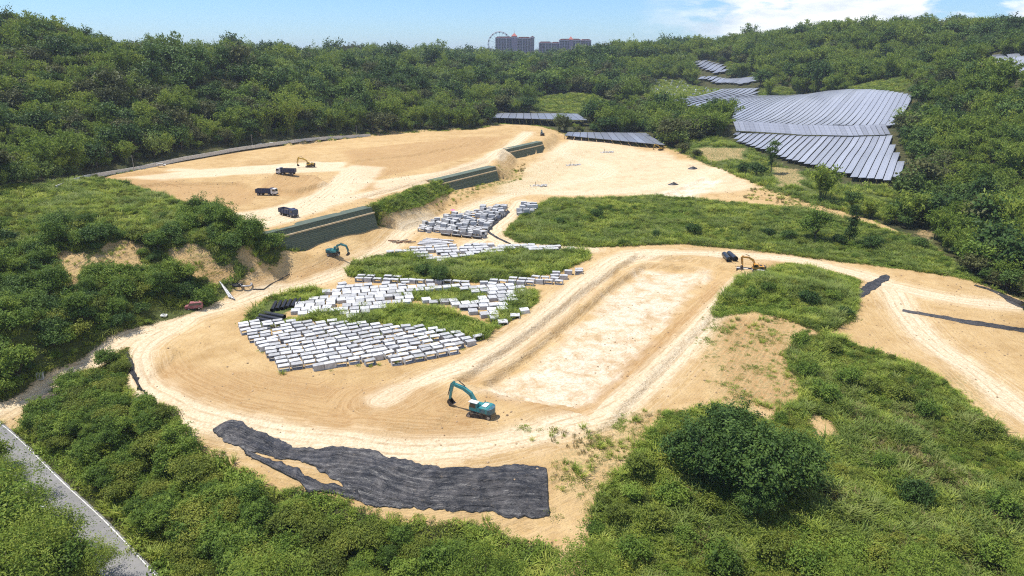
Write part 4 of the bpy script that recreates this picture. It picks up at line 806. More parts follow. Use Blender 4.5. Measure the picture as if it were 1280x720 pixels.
def sheet(label, top, bot, nu=110, nv=34, wr=.3, name='ground_sheet', lift=.12, group='black ground sheets', thick=.06):
    T_, B_ = smooth_line(GP(*top), 6), smooth_line(GP(*bot), 6)
    def rs(P, n):
        s_ = np.concatenate([[0], np.cumsum(np.linalg.norm(np.diff(P, axis=0), axis=1))]); t = np.linspace(0, s_[-1], n); return np.stack([np.interp(t, s_, P[:, k]) for k in range(3)], 1)
    T_, B_ = rs(T_, nu), rs(B_, nu); v = np.linspace(0, 1, nv)[:, None, None]; P = T_[None] * (1 - v) + B_[None] * v; x, y = P[..., 0], P[..., 1]
    ed = np.minimum(np.minimum(v[..., 0], 1 - v[..., 0]) * 6, 1)
    jx, jy = (fbm(x, y, 5, 71) * 1.0 + fbm(x, y, 1.1, 72) * .35) * (1 - ed), (fbm(x, y, 4, 73) * 1.3 + fbm(x, y, 1.0, 74) * .4) * (1 - ed); x, y = x + jx, y + jy
    su = np.linspace(0, float(np.linalg.norm(np.diff(T_, axis=0), axis=1).sum()), nu)[None, :] + 0 * x; sv_ = np.cumsum(np.concatenate([np.zeros((1, nu)), np.linalg.norm(np.diff(P, axis=0), axis=2)]), 0)
    warp = fbm(su, sv_, 8, 75) * 1.2; folds = 1 - np.abs(fbm(su * .22, sv_ + warp, 1.9, 77, 3)) * 2.6; f2 = 1 - np.abs(fbm(su * .8 + sv_ * .4, sv_ * .7, 1.6, 78, 2)) * 3
    z = lookup(GZ, x, y) + lift + wr * (.75 * np.clip(folds, 0, 1) ** 2 + .3 * np.clip(f2, 0, 1) ** 2 + .35 * fbm(su * .4, sv_, 4, 79, 2) + .2) * (.35 + .65 * ed)
    Vt = np.stack([x, y, np.maximum(z, lookup(GZ, x, y) + .07)], -1).reshape(-1, 3); id_ = np.arange(nu * nv).reshape(nv, nu)
    F = np.stack([id_[:-1, :-1], id_[1:, :-1], id_[1:, 1:], id_[:-1, 1:]], -1).reshape(-1, 4)
    me = fast_mesh(name, Vt, F); at_ = me.attributes.new('cloth', 'FLOAT_VECTOR', 'POINT'); at_.data.foreach_set('vector', np.stack([su, sv_, 0 * su], -1).astype(np.float32).ravel()); o = link(name, me, M_sheet); so = o.modifiers.new('thickness', 'SOLIDIFY'); so.thickness = thick; so.offset = -1
    return tag(o, label, 'ground sheet', group)
sheet('large crumpled black ground sheet covering the bank of the near platform', ((266, 537), (288, 526), (325, 540), (362, 559), (430, 560), (470, 566), (505, 577), (545, 583), (600, 585), (640, 583), (684, 588)), ((267, 543), (292, 556), (322, 568), (362, 576), (402, 592), (424, 602), (446, 626), (520, 639), (560, 642), (610, 643), (686, 644)), 300, 90, .36)
sheet('narrow loose tail of black sheet left of the big ground sheet', ((306, 562), (345, 580), (390, 599), (446, 611)), ((308, 568), (345, 590), (390, 612), (452, 629)), 70, 12, .35, lift=.2)
sheet('short wide black sheet on the bank above the right scrub', ((1060, 368), (1078, 358), (1104, 344), (1112, 345)), ((1060, 376), (1072, 376), (1094, 360), (1112, 348)), 60, 16, .15, lift=.05)
sheet('long thin black sheet lying across the right platform', ((1128, 387), (1170, 393), (1220, 402), (1300, 414)), ((1128, 389), (1170, 397), (1220, 407), (1300, 419)), 90, 8, .12, lift=.05)
sheet('black sheet running along the far right edge of the platform', ((1218, 356), (1245, 363), (1262, 370), (1300, 386)), ((1218, 358), (1245, 367), (1262, 378), (1300, 394)), 70, 10, .15, lift=.05)
sheet('small scrap of black sheet at the left rim of the platform', ((158, 442), (164, 470), (180, 488)), ((161, 442), (170, 470), (183, 498)), 30, 6, .3)
sheet('curl of black sheet left of the big ground sheet', ((224, 532), (236, 534), (240, 545)), ((224, 536), (232, 541), (234, 555)), 26, 6, .3)
sheet('black sheet dressing the right flank of the far culvert pile', ((634, 263), (618, 276), (606, 288), (630, 303)), ((637, 265), (624, 277), (612, 290), (640, 306)), 50, 8, .3)

# ------------------------------------------------------------------ pipes, steel, scrap
M_pipe = mat('black plastic pipe', (0.018, 0.018, 0.022), 0.35, noise=(0.03, 0.03, 0.033), spec=0.5); M_steel = mat('dull steel pipe', (0.40, 0.41, 0.43), 0.5, 0.4, noise=(0.28, 0.26, 0.24)); M_rust = mat('rusty scrap', (0.24, 0.11, 0.055), 0.9, noise=(0.14, 0.09, 0.06)); M_wood = mat('weathered timber', (0.27, 0.21, 0.15), 0.9, noise=(0.16, 0.12, 0.085))
def pipe(label, p0, p1, r, group='black plastic pipes', z0=None, m=None, name='plastic_pipe', ribs=True):
    a, b = G(*p0), G(*p1); za = r + .02 + (z0 or 0); a[2] += za; b[2] += za; m = m or M_pipe
    mid = (a + b) / 2; d = (b - a) / 2; o = MB().ring_pipe(-d, d, r, r * .86).build(name, m, None, False, loc=mid)
    o.data.polygons.foreach_set('use_smooth', [len(p.vertices) == 4 and True for p in o.data.polygons]); mo = o.modifiers.new('sharp', 'EDGE_SPLIT'); mo.split_angle = R(40)
    return tag(o, label, 'pipe', group)
for k, w_ in enumerate(('nearest of the three long black pipes at the left of the yard', 'middle one of the three long black pipes at the left of the yard', 'rearmost of the three long black pipes at the left of the yard')):
    pipe(w_, (322 + k * 3, 401 - k * 4), (350 + k * 3, 407 - k * 4.2), .62)
for k in range(6):
    pipe('%s short black pipe from left in the row behind the long pipes' % ORD(k + 1), (340 + k * 6.2, 390 - k * 1.0), (345 + k * 6.2, 380 - k * .8), .55)
pipe('left one of two short black pipes by the pit', (905, 321), (911, 328), .95); pipe('right one of two short black pipes by the pit', (911, 320), (919, 327), .95)
pipe('long black pipe lying beside the amber excavator', (921, 339), (956, 343), .85)
for k in range(4): pipe('%s black pipe under the front edge of the far culvert pile' % ORD(k + 1), (552 + k * 13, 294 + k * 1.2), (563 + k * 13, 295.5 + k * 1.2), .55)
for k in range(5): pipe('%s grey steel post in the bundle at the spur foot' % ORD(k + 1), (275 + k * 1.8, 357 + k * 2.2 - 4), (287 + k * 1.6, 373 + k * .6), .22, 'grey steel posts at the spur foot', .15 * (k % 2), M_steel, 'steel_post')
for k in range(8): pipe('%s grey steel pipe in the stack between the yards' % ORD(k + 1), (522 + k * 1.5, 306 - k * .9), (552 + (k * 7) % 17, 308 - k * .8), .3, 'steel pipes stacked between the yards', .2 * (k % 3), M_steel, 'steel_pipe')
for k in range(6):
    a = G(490 + k * 5, 302 + (k % 3)); o = MB().tube([(-1.5, 0, .3), (1.5, .3, .35 + .2 * (k % 2))], .22, 7).build('log', M_wood if k % 2 else M_rust, None, loc=a, rz=random.uniform(-.4, .6)); tag(o, '%s rough log in the scrap left of the steel pipes' % ORD(k + 1), 'log', 'logs and scrap between the yards')
def torus_tube(c, r, t, n=28): return [(r * math.cos(a), r * math.sin(a), t + .08 * math.sin(3 * a)) for a in np.linspace(0, 2 * math.pi, n)]
p_ = G(308, 357); o = MB().tube(torus_tube(0, 1.6, .3), .26, 8, False).build('pipe_coil', M_steel, None, True, loc=p_); tag(o, 'grey coil of hose on the scrap heap at the spur foot', 'hose coil')
p_ = G(297, 359); o = MB().tube([(1.2 * math.cos(a) * (1 + a * .02), 1.0 * math.sin(a), .3 + a * .035) for a in np.linspace(0, 18, 70)], .2, 7).build('pipe_coil', M_pipe, None, True, loc=p_); tag(o, 'black coil of hose on the scrap heap at the spur foot', 'hose coil')
p_ = G(205, 395); o = MB().tube(torus_tube(0, .75, .2), .2, 8, False).build('white_ring', M_wht, None, True, loc=p_); tag(o, 'small white ring lying on the grass by the dirt road', 'ring')
o = MB().tube([tuple(G(*q) + np.array([0, 0, .15])) for q in ((316, 362), (330, 362), (338, 356), (350, 350), (362, 343))], .16, 7).build('hose', M_pipe, None, True); tag(o, 'black hose trailing along the foot of the left spur', 'hose')
# trench edge board left of the small teal excavator, spoil, yellow plant with parasol
p_ = G(566, 269); r_ = empty('generator_cart', p_, R(20)); tag(r_, 'small yellow machine under a pink parasol beside the culvert pile', 'machine')
MB().prism([(-1.1, .5), (1.1, .5), (1.1, 1.3), (.6, 1.6), (-1.1, 1.6)], -.6, .6).build('body', M_yel2, r_); MB().tube([(0, 0, 1.6), (0, 0, 2.5)], .05, 6).build('parasol_pole', M_galv, r_)
MB().add([(1.2 * math.cos(t), 1.2 * math.sin(t), 2.3) for t in np.linspace(0, 2 * math.pi, 9)[:-1]] + [(0, 0, 2.75)], [(k, (k + 1) % 8, 8) for k in range(8)]).build('parasol', mat('pink parasol cloth', (0.75, 0.2, 0.38), 0.8), r_)
for x in (-.7, .7):
    for s_ in (-1, 1): link('wheel', WHL, None, r_, (x, s_ * .6, .4), sc=(.75, .75, .75))
# far small machines and workers' spots on the haul area: concrete drain crews
for k, (u, v, lab) in enumerate(((672, 233, 'white drain pieces laid out nearest the terrace tip slope'), (716, 207, 'white drain pieces laid out midway up the pale haul area'), (758, 191, 'white drain pieces laid out farthest up the haul area'))):
    p_ = G(u, v); r_ = empty('drain_pieces', p_, R(8)); tag(r_, lab, 'drain pieces', 'white drain pieces on the haul area')
    for q in range(4): MB().prism([(-.9, 0), (.9, 0), (.9, .9), (.7, .9), (.6, .25), (-.6, .25), (-.7, .9), (-.9, .9)], -.8, .8).build('channel', M_conc, r_, loc=(q * 2.3 - 3, (q % 2) * .8, 0), rz=.2 * q)
    MB().tube([(-1, 1, 0), (-1, 1, 2.3)], .12, 6).build('marker_post', M_blk, r_)
for u, v, w_ in ((866, 211, 'left'), (842, 231, 'near')):
    p_ = G(u, v); P_ = [(x_ * 2.6 * (1 + .2 * math.sin(7 * t)), x_ * 1.7 * math.sin(t) * 0 + 0, 0) for x_, t in ((0, 0),)]
    V = [(0, 0, 1.5)]; F = []
    for r2 in range(1, 5):
        for k in range(16):
            t = k * math.pi / 8; q = r2 / 4; V.append((3.4 * q * math.cos(t) * (1 + random.uniform(-.12, .12)), 2.4 * q * math.sin(t) * (1 + random.uniform(-.12, .12)), 1.5 * (1 - q) ** 1.2 + random.uniform(-.08, .08) - (.3 if r2 == 4 else 0)))
    F += [(0, 1 + k, 1 + (k + 1) % 16) for k in range(16)] + [(1 + (r2 - 1) * 16 + k, 1 + r2 * 16 + k, 1 + r2 * 16 + (k + 1) % 16, 1 + (r2 - 1) * 16 + (k + 1) % 16) for r2 in range(1, 4) for k in range(16)]
    o = MB().add(V, F).build('covered_heap', M_sheet, None, True, loc=p_); tag(o, 'dark covered heap at the right end of the haul area' if w_ == 'left' else 'dark covered heap on the pale ground above the meadow', 'heap')
# street lamp, poles
def pole(label, u, v, h, arm=False, name='utility_pole'):
    p_ = G(u, v); r_ = empty(name, p_); tag(r_, label, 'pole'); MB().tube([(0, 0, -.3), (0, 0, h)], [.14, .08], 8).build('shaft', M_galv, r_)
    if arm: MB().tube([(0, 0, h - .1), (.8, .2, h + .3), (1.7, .4, h + .3)], .05, 6).build('arm', M_galv, r_); MB().box(1.4, 2.1, .25, .55, h + .2, h + .36).build('lamp_head', M_wht, r_)
    else: MB().box(-.9, .9, -.06, .06, h - .6, h - .45).build('crossarm', M_wood, r_)
pole('thin grey lamp post beside the asphalt road in the near corner', 52, 690, 8.5, True, 'street_lamp')
pole('slim utility pole on the paved road by the parked cars', 316, 186, 9); pole('slim utility pole left of the white car behind the terrace', 168, 214, 8); pole('slim pole at the forest edge near the terrace rear', 446, 171, 8)
# corrugated shelter in the near left scrub and a small grey cabinet by the road
p_ = G(70, 505); r_ = empty('scrub_shelter', p_, R(6)); tag(r_, 'dark low shelter roof half hidden in the near left scrub', 'shelter')
MB().prism([(-2.6, 2.0), (2.6, 2.3), (2.6, 2.4), (-2.6, 2.1)], -1.6, 1.6).build('roof', M_blk, r_)
for x in (-2.3, 2.3):
    for y in (-1.4, 1.4): MB().box(x - .08, x + .08, y - .08, y + .08, -.2, 2.02).build('post', M_wood, r_)
p_ = G(51, 474); r_ = empty('roadside_cabinet', p_, R(25)); tag(r_, 'small pale cabinet beside the dirt road at the left', 'cabinet')
MB().box(-.7, .7, -.4, .4, 0, 1.5).build('box', M_conc, r_); MB().box(-.78, .78, -.48, .48, 1.505, 1.6).build('lid', M_conc, r_); MB().box(-.6, -.03, -.43, -.405, .15, 1.4).box(.03, .6, -.43, -.405, .15, 1.4).build('door', M_galv, r_)
#@@VEG
# ------------------------------------------------------------------ foliage meshes
def leaf_cloud(name, C, Nrm, size, width, rng, var):
    n = len(C); r = rng.normal(size=(n, 3)); t = np.cross(Nrm, r); t /= np.linalg.norm(t, axis=1)[:, None] + 1e-9; b = np.cross(Nrm, t)
    sz = (size * rng.uniform(.65, 1.35, n))[:, None]; w_ = sz * width
    V = np.stack([C + t * sz * .5, C + b * w_ * .5 + Nrm * sz * .08, C - t * sz * .5, C - b * w_ * .5 + Nrm * sz * .08], 1).reshape(-1, 3)
    me = fast_mesh(name, V, np.arange(4 * n).reshape(n, 4), False); a = me.attributes.new('leaf', 'FLOAT', 'FACE'); a.data.foreach_set('value', var.astype(np.float32)); return me
def crown_mesh(name, seed, lobes, nclump, per, size, clump_r, mat_, width=.6, flat=.75, up=.45, hang=0.0):
    rng = np.random.default_rng(seed); vol = np.array([l[1][0] * l[1][1] for l in lobes]); pick = rng.choice(len(lobes), nclump, p=vol / vol.sum())
    d = rng.normal(size=(nclump, 3)); d[:, 2] = np.where(d[:, 2] < -.35 * np.abs(d[:, 0]), -d[:, 2] * .6, d[:, 2]); d /= np.linalg.norm(d, axis=1)[:, None]
    c = np.array([lobes[k][0] for k in pick], float); rr = np.array([lobes[k][1] for k in pick], float); rad = (rng.uniform(.5, 1.12, nclump) + .35 * (rng.random(nclump) < .14))[:, None]; d[:, 2] += .35 * (rad[:, 0] > 1.12)
    cc = c + d * rr * rad; cv = rng.uniform(0, 1, nclump)
    C = np.repeat(cc, per, 0); D_ = np.repeat(d, per, 0); o = rng.normal(size=(len(C), 3)) * clump_r * np.repeat(rng.uniform(.6, 1.5, nclump), per)[:, None]; o[:, 2] *= flat; C = C + o; C[:, 2] -= hang * (o ** 2).sum(1) / clump_r
    Nn = D_ * .55 + np.array([0, 0, up]) + rng.normal(size=C.shape) * .5; Nn /= np.linalg.norm(Nn, axis=1)[:, None]
    C[:, 2] = np.maximum(C[:, 2], .08)
    me = leaf_cloud(name, C, Nn, size, width, rng, np.clip(np.repeat(cv, per) * .6 + rng.uniform(0, .4, len(C)), 0, 1)); me.materials.append(mat_); return me
def trunk_mesh(name, seed, lobes, r, m_):
    rng = random.Random(seed); mb = MB(); zf = min(l[0][2] for l in lobes) * .55
    mb.tube([(0, 0, -.6), (.1 * rng.uniform(-1, 1), .1, zf * .5), (.2 * rng.uniform(-1, 1), 0, zf)], [r * 1.3, r, r * .8], 7)
    for c, rr in lobes:
        mid_ = (c[0] * .5, c[1] * .5, (zf + c[2]) * .5 + .2); mb.tube([(0, 0, zf * .9), mid_, (c[0], c[1], c[2] + rr[2] * .4)], [r * .6, r * .38, r * .12], 5)
    me = mb.mesh(name, True); me.materials.append(m_); return me
def lobeset(seed, Rr, Hh, n, low=.42):
    rng = random.Random(seed); out = [((0, 0, Hh * .66), (Rr * .72, Rr * .72, Hh * .34))]
    for k in range(n):
        a = 2 * math.pi * k / n + rng.uniform(-.4, .4); q = rng.uniform(.42, .78) * Rr; s_ = rng.uniform(.26, .56); out.append(((q * math.cos(a), q * math.sin(a), Hh * rng.uniform(low, .78)), (Rr * s_, Rr * s_, Hh * s_ * .48)))
    return out
M_bark = mat('grey brown bark', (0.13, 0.10, 0.075), 0.95, noise=(0.07, 0.055, 0.04), nscale=3)
LA = leaf_mat('broad leaves', (0.056, 0.098, 0.018), (0.118, 0.191, 0.028), (0.246, 0.321, 0.048)); LB = leaf_mat('dark glossy leaves', (0.031, 0.061, 0.013), (0.056, 0.106, 0.022), (0.114, 0.180, 0.034), .2)
LC = leaf_mat('feathery light leaves', (0.101, 0.151, 0.022), (0.180, 0.254, 0.036), (0.312, 0.365, 0.058), .4); LD = leaf_mat('olive shrub leaves', (0.091, 0.117, 0.021), (0.166, 0.209, 0.032), (0.289, 0.308, 0.052), .3)
LG = leaf_mat('tall grass blades', (0.184, 0.240, 0.040), (0.301, 0.379, 0.059), (0.473, 0.493, 0.102), .4, .12); LW = leaf_mat('weed leaves', (0.110, 0.174, 0.028), (0.210, 0.301, 0.046), (0.345, 0.412, 0.074), .35, .2); LH = leaf_mat('far hill leaves', (0.060, 0.094, 0.024), (0.109, 0.162, 0.035), (0.206, 0.258, 0.053), .25, .05)
LO = leaf_mat('olive brown hill leaves', (0.053, 0.064, 0.022), (0.092, 0.103, 0.033), (0.144, 0.149, 0.050), .3, .05)
LGY = leaf_mat('yellow green grass blades', (0.13, 0.185, 0.04), (0.20, 0.265, 0.055), (0.30, 0.335, 0.10), .4, .09)
LDRY = leaf_mat('dry straw blades', (0.154, 0.143, 0.048), (0.238, 0.208, 0.078), (0.350, 0.286, 0.120), .3)
PROTO = {}
def proto(key, seed, Rr, Hh, n, nclump, per, size, cr, m_, tr=.16, low=.42, **kw):
    lb = lobeset(seed, Rr, Hh, n, low); PROTO[key] = (crown_mesh('crown', seed, lb, nclump, per, size, cr, m_, **kw), trunk_mesh('trunk', seed, lb, tr, M_bark), Rr, Hh)
# near kinds
proto('broad_a', 11, 3.6, 6.0, 6, 190, 26, .40, .42, LA); proto('broad_b', 12, 3.2, 6.8, 7, 200, 24, .38, .40, LA); proto('broad_c', 13, 4.0, 5.6, 8, 210, 24, .42, .45, LD)
proto('dark', 14, 6.0, 9.5, 9, 420, 26, .48, .50, LB, .3, .34); proto('feather', 15, 4.2, 8.5, 8, 330, 26, .26, .48, LC, .18, .5, hang=.35, width=.45)
proto('shrub_a', 16, 1.7, 2.2, 5, 90, 22, .26, .26, LD, .06, .3); proto('shrub_b', 17, 2.0, 2.6, 6, 100, 22, .28, .28, LA, .07, .3); proto('shrub_c', 18, 1.5, 1.7, 5, 80, 20, .24, .24, LW, .05, .25); proto('shrub_d', 19, 2.2, 3.0, 6, 120, 22, .30, .3, LB, .07, .3)
# hill kinds: coarser leaf tufts
proto('hill_a', 21, 4.2, 8.0, 6, 110, 12, .85, .6, LA, .2); proto('hill_b', 22, 3.8, 9.5, 7, 110, 12, .85, .6, LB, .2); proto('hill_c', 23, 4.6, 7.5, 8, 120, 12, .85, .65, LH, .2); proto('hill_d', 24, 3.6, 8.8, 6, 110, 14, .62, .6, LC, .2, hang=.3); proto('hill_e', 25, 4.4, 8.4, 8, 120, 12, .9, .65, LO, .2)
lb = [((0, 0, 2.0 + 1.45 * k), (1.35 - .06 * k, 1.35 - .06 * k, 1.1)) for k in range(6)]; PROTO['column'] = (crown_mesh('crown', 31, lb, 150, 22, .34, .3, LB), trunk_mesh('trunk', 31, lb[:3], .2, M_bark), 1.6, 10)
lb = [((0, .1, 6.0), (1.6, 1.6, 1.6)), ((.7, 0, 8.4), (1.9, 1.7, 1.5)), ((-.6, .3, 10.4), (1.8, 1.6, 1.3)), ((.2, 0, 3.6), (1.1, 1.1, 1.2))]; PROTO['slim'] = (crown_mesh('crown', 32, lb, 130, 18, .45, .4, LB), trunk_mesh('trunk', 32, lb, .22, M_bark), 2.2, 12)
def bamboo(seed, Hh, ncul, per, size):
    rng = np.random.default_rng(seed); C, Nn, vv = [], [], []; tb = MB()
    for k in range(ncul):
        a = rng.uniform(0, 6.28); r0 = rng.uniform(0, 1.0); sp_ = rng.uniform(1.0, 4.2); h = Hh * rng.uniform(.65, 1.0); b0 = np.array([r0 * math.cos(a), r0 * math.sin(a), 0])
        pts = [b0 + np.array([math.cos(a) * sp_ * t ** 2.2, math.sin(a) * sp_ * t ** 2.2, h * (t - .22 * t ** 3.5)]) for t in np.linspace(0, 1, 6)]; tb.tube(pts, [.07, .06, .05, .04, .03, .02], 4)
        t = rng.uniform(.25, 1.0, per) ** .8; base = np.stack([b0[0] + math.cos(a) * sp_ * t ** 2.2, b0[1] + math.sin(a) * sp_ * t ** 2.2, h * (t - .22 * t ** 3.5)], 1)
        C.append(base + rng.normal(size=(per, 3)) * np.array([.42, .42, .32])); q = rng.normal(size=(per, 3)) * .6 + np.array([math.cos(a) * .3, math.sin(a) * .3, .55]); Nn.append(q / np.linalg.norm(q, axis=1)[:, None]); vv.append(np.clip(rng.uniform(0, .5) + rng.uniform(0, .5, per), 0, 1))
    me = leaf_cloud('crown', np.concatenate(C), np.concatenate(Nn), size, .38, rng, np.concatenate(vv)); me.materials.append(LC); tm = tb.mesh('culms'); tm.materials.append(mat('green bamboo culms', (0.14, 0.17, 0.05), .6)); return me, tm, 4.0, Hh
PROTO['bamboo_a'] = bamboo(41, 10.5, 26, 60, .75); PROTO['bamboo_b'] = bamboo(42, 9.0, 22, 60, .7)
def grass_mesh(name, seed, nb, h, spread, wd, m_, lean=.5):
    rng = np.random.default_rng(seed); V, F = [], []; var = []
    for k in range(nb):
        a, r0 = rng.uniform(0, 6.28), spread * math.sqrt(rng.uniform()); a2 = a + rng.normal() * .6; hh = h * rng.uniform(.55, 1.1); ln = lean * hh * rng.uniform(.3, 1.2); bx, by = r0 * math.cos(a), r0 * math.sin(a); dx, dy = math.cos(a2), math.sin(a2); nx, ny = -dy * wd / 2, dx * wd / 2; b = len(V)
        V += [(bx - nx, by - ny, -.1), (bx + nx, by + ny, -.1), (bx + dx * ln * .35 + nx, by + dy * ln * .35 + ny, hh * .65), (bx + dx * ln * .35 - nx, by + dy * ln * .35 - ny, hh * .65), (bx + dx * ln - nx * .3, by + dy * ln - ny * .3, hh * .92), (bx + dx * ln + nx * .3, by + dy * ln + ny * .3, hh * .92)]
        F += [(b, b + 1, b + 2, b + 3), (b + 3, b + 2, b + 5, b + 4)]; v = rng.uniform(); var += [v, v]
    me = fast_mesh(name, V, F, False); at_ = me.attributes.new('leaf', 'FLOAT', 'FACE'); at_.data.foreach_set('value', np.array(var, np.float32)); me.materials.append(m_); return me
def weed_mesh(name, seed, n, Rr, Hh, size, m_):
    rng = np.random.default_rng(seed); C = rng.normal(size=(n, 3)) * np.array([Rr, Rr, 0]); C[:, 2] = Hh * rng.uniform(.05, 1, n) * np.exp(-(C[:, 0] ** 2 + C[:, 1] ** 2) / (2.2 * Rr) ** 2); q = rng.normal(size=(n, 3)) * .55 + np.array([0, 0, .7]); q /= np.linalg.norm(q, axis=1)[:, None]
    me = leaf_cloud(name, C, q, size, .5, rng, rng.uniform(0, 1, n)); me.materials.append(m_); return me
GRASS = {'tall': grass_mesh('tall_grass', 51, 46, 1.25, .65, .10, LG, .95), 'tall2': grass_mesh('tall_grass', 52, 40, 1.5, .75, .11, LGY, 1.1), 'weed': weed_mesh('weed', 53, 90, .55, .8, .28, LW), 'weed2': weed_mesh('weed', 54, 110, .7, .6, .24, LD), 'dry': grass_mesh('dry_grass', 55, 36, 1.1, .6, .07, LDRY, .8), 'broad': weed_mesh('weed', 56, 70, .6, 1.0, .42, LW)}

# ------------------------------------------------------------------ planting
def plant(key, name, label, cat, pos, sc=1.0, rz=None, group=None, squash=1.0):
    c, t, r_, h_ = PROTO[key]; root = empty(name, pos, random.uniform(0, 6.28) if rz is None else rz); root.scale = (sc, sc, sc * squash); tag(root, label, cat, group)
    shrub = cat == 'shrub'
    cr = link('foliage' if shrub else 'crown', c, None, root); tr = link('stem' if shrub else ('culms' if 'bamboo' in key else 'trunk'), t, None, root); FIRST.setdefault(key, (cr, tr)); return root
FIRST = {}
def jgrid(x0, x1, y0, y1, s_, rng):
    xs, ys = np.arange(x0, x1, s_), np.arange(y0, y1, s_); X, Y = np.meshgrid(xs, ys); X = X + (np.arange(len(ys)) % 2)[:, None] * s_ / 2
    X = X + rng.uniform(-.42, .42, X.shape) * s_; Y = Y + rng.uniform(-.42, .42, Y.shape) * s_; return X.ravel(), Y.ravel()
def in_fan(x, y, m=.06): return np.abs(x) < (.75 + m) * (y * .945 + 26) + 12
def seen(x, y, h, marg=4.0):
    z = lookup(GZ, x, y) + h; ok = np.ones(len(x), bool)
    for f in np.linspace(.12, .97, 46):
        X, Y = x * f, y * f; ok &= (lookup(GZ, X, Y) < CAMZ + (z - CAMZ) * f + marg) | (Y < 40)
    return ok
def poly_in(polys, x, y, d=0.0):
    m_ = np.zeros(len(x), bool)
    for p in polys: m_ |= sdf(p, x, y) < d
    return m_
serv = rl
BREAK = GP((905, 155), (1120, 155), (1122, 182), (905, 184))
def ok_forest(x, y):
    m_ = (lookup(site, x, y) < .15) & (lookup(rscrub, x, y) < .3) & (lookup(spur, x, y) < .4) & (lookup(lscrub, x, y) < .4) & (lookup(clear, x, y) < .4) & (lookup(solarz, x, y) < .1) & (lookup(bare, x, y) < .3)
    m_ &= sdf(BREAK, x, y) > 0
    m_ &= (pldist(ROADL, x, y) > 5.5) & (pldist(serv, x, y) > 5.5)
    for k, p in SOLAR.items():
        m_ &= sdf(p, x, y) > (5.0 if k != 'east' else 3.0)
        c = p[:, :2].mean(0); q = p[:, :2]; # keep trees off the line of sight just in front of the panels
        for sh in ((8, 16) if k in ('lower', 'upper') else (12, 24, 36, 48, 60, 72)): m_ &= sdf(p - np.append(c / np.linalg.norm(c) * sh, 0), x, y) > 0
    cn = [np.array([at_z(u, v, 16.5) for u, v in ((612, 149), (738, 152), (722, 141), (618, 140))]), np.array([at_z(u, v, 12.6) for u, v in ((700, 172), (836, 184), (812, 165), (706, 164))])]
    for p in cn: m_ &= sdf(p, x, y) > 1.5
    for p, shs in ((cn[0], (10, 20, 30)), (GRAVE, (15, 30, 45, 60, 75, 90, 105)), (CLEAR[1], (10, 20)), (CLEAR[4], (12, 24, 36))):
        c = p[:, :2].mean(0)
        for sh in shs: m_ &= sdf(p - np.append(c / np.linalg.norm(c) * sh, 0), x, y) > 0
    return m_
rng = np.random.default_rng(99)
FX, FY, FS = [], [], []
for y0, y1, s_, sc in ((58, 150, 6.5, .9), (150, 420, 4.7, .88), (420, 700, 6.0, 1.05), (700, 1150, 7.8, 1.3), (1150, 2300, 13, 1.9)):
    xm = (y1 * .945 + 26) * .83 + 12; x, y = jgrid(-xm, xm, y0, y1, s_, rng); k = in_fan(x, y); x, y = x[k], y[k]; k = ok_forest(x, y); x, y = x[k], y[k]; k = seen(x, y, 9); x, y = x[k], y[k]
    sz = sc * (.42 + 1.15 * rng.random(len(x)) ** 1.8) * (1 + .35 * fbm(x, y, 40, 91)); FX.append(x); FY.append(y); FS.append(sz)
FX, FY, FS = map(np.concatenate, (FX, FY, FS)); FZ = lookup(GZ, FX, FY) - .3
# what grows where: bamboo on the right hill and in the valley heads, dark stands on the left ridge
nb = fbm(FX, FY, 90, 95); n2_ = fbm(FX, FY, 55, 97); KEY = np.full(len(FX), 'hill_a', object); rr_ = rng.random(len(FX))
right = FX > 140
n3_ = fbm(FX, FY, 38, 99); KEY[rr_ > .35] = 'hill_c'; KEY[(rr_ > .6) & (n3_ > -.05)] = 'hill_e'; KEY[(rr_ > .82)] = 'hill_b'; KEY[(n3_ < -.12) & (rr_ < .55)] = 'hill_d'; KEY[(n2_ > .12) & (rr_ < .6)] = 'hill_b'; KEY[(n2_ < -.22) & (rr_ < .4)] = 'hill_d'
KEY[right & (nb > -.08) & (rr_ < .8)] = 'bamboo_a'; KEY[right & (nb > -.08) & (rr_ < .4)] = 'bamboo_b'; KEY[~right & (nb > .05) & (rr_ < .5)] = 'bamboo_a'; KEY[(FX < -230) & (FY < 470) & (rr_ < .3)] = 'bamboo_b'
nearT = FY < 140; KEY[nearT] = np.where(rr_[nearT] < .6, 'feather', 'broad_b')
low = (FY > 130) & (FY < 420); FS *= 1.22; FS[[('bamboo' in k) for k in KEY]] *= 1.25; FS[(FY < 140)] *= .85
order = np.argsort(FX ** 2 + FY ** 2); IND = order[:230]; REST = order[230:]
def side(x, y):
    if y < 150: return 'beside the asphalt road in the near corner' if x < 0 else 'at the near right'
    if x > 0: return 'on the right hillside above the meadow' if y < 330 else 'on the right hillside above the solar field'
    return 'on the left hillside behind the grassy spur' if x < -120 else 'along the paved road behind the terrace'
KW = {'hill_a': 'rounded mid-green tree', 'hill_b': 'dark green tree', 'hill_c': 'bushy dull green tree', 'hill_d': 'light green feathery tree', 'hill_e': 'broad dull green tree', 'bamboo_a': 'tall bamboo clump', 'bamboo_b': 'spreading bamboo clump', 'feather': 'feathery light green tree', 'broad_b': 'leafy green tree'}
for i in IND:
    k = KEY[i]; bam = 'bamboo' in k; q = side(FX[i], FY[i]); sz = 'large' if FS[i] > 1.05 else ('small' if FS[i] < .72 else 'medium')
    plant(k, 'bamboo_clump' if bam else 'broadleaf_tree', '%s %s %s' % (sz, KW[k], q), 'bamboo' if bam else 'tree', (FX[i], FY[i], FZ[i]), float(FS[i]), group='%s %s' % ('bamboo' if bam else 'trees', q))
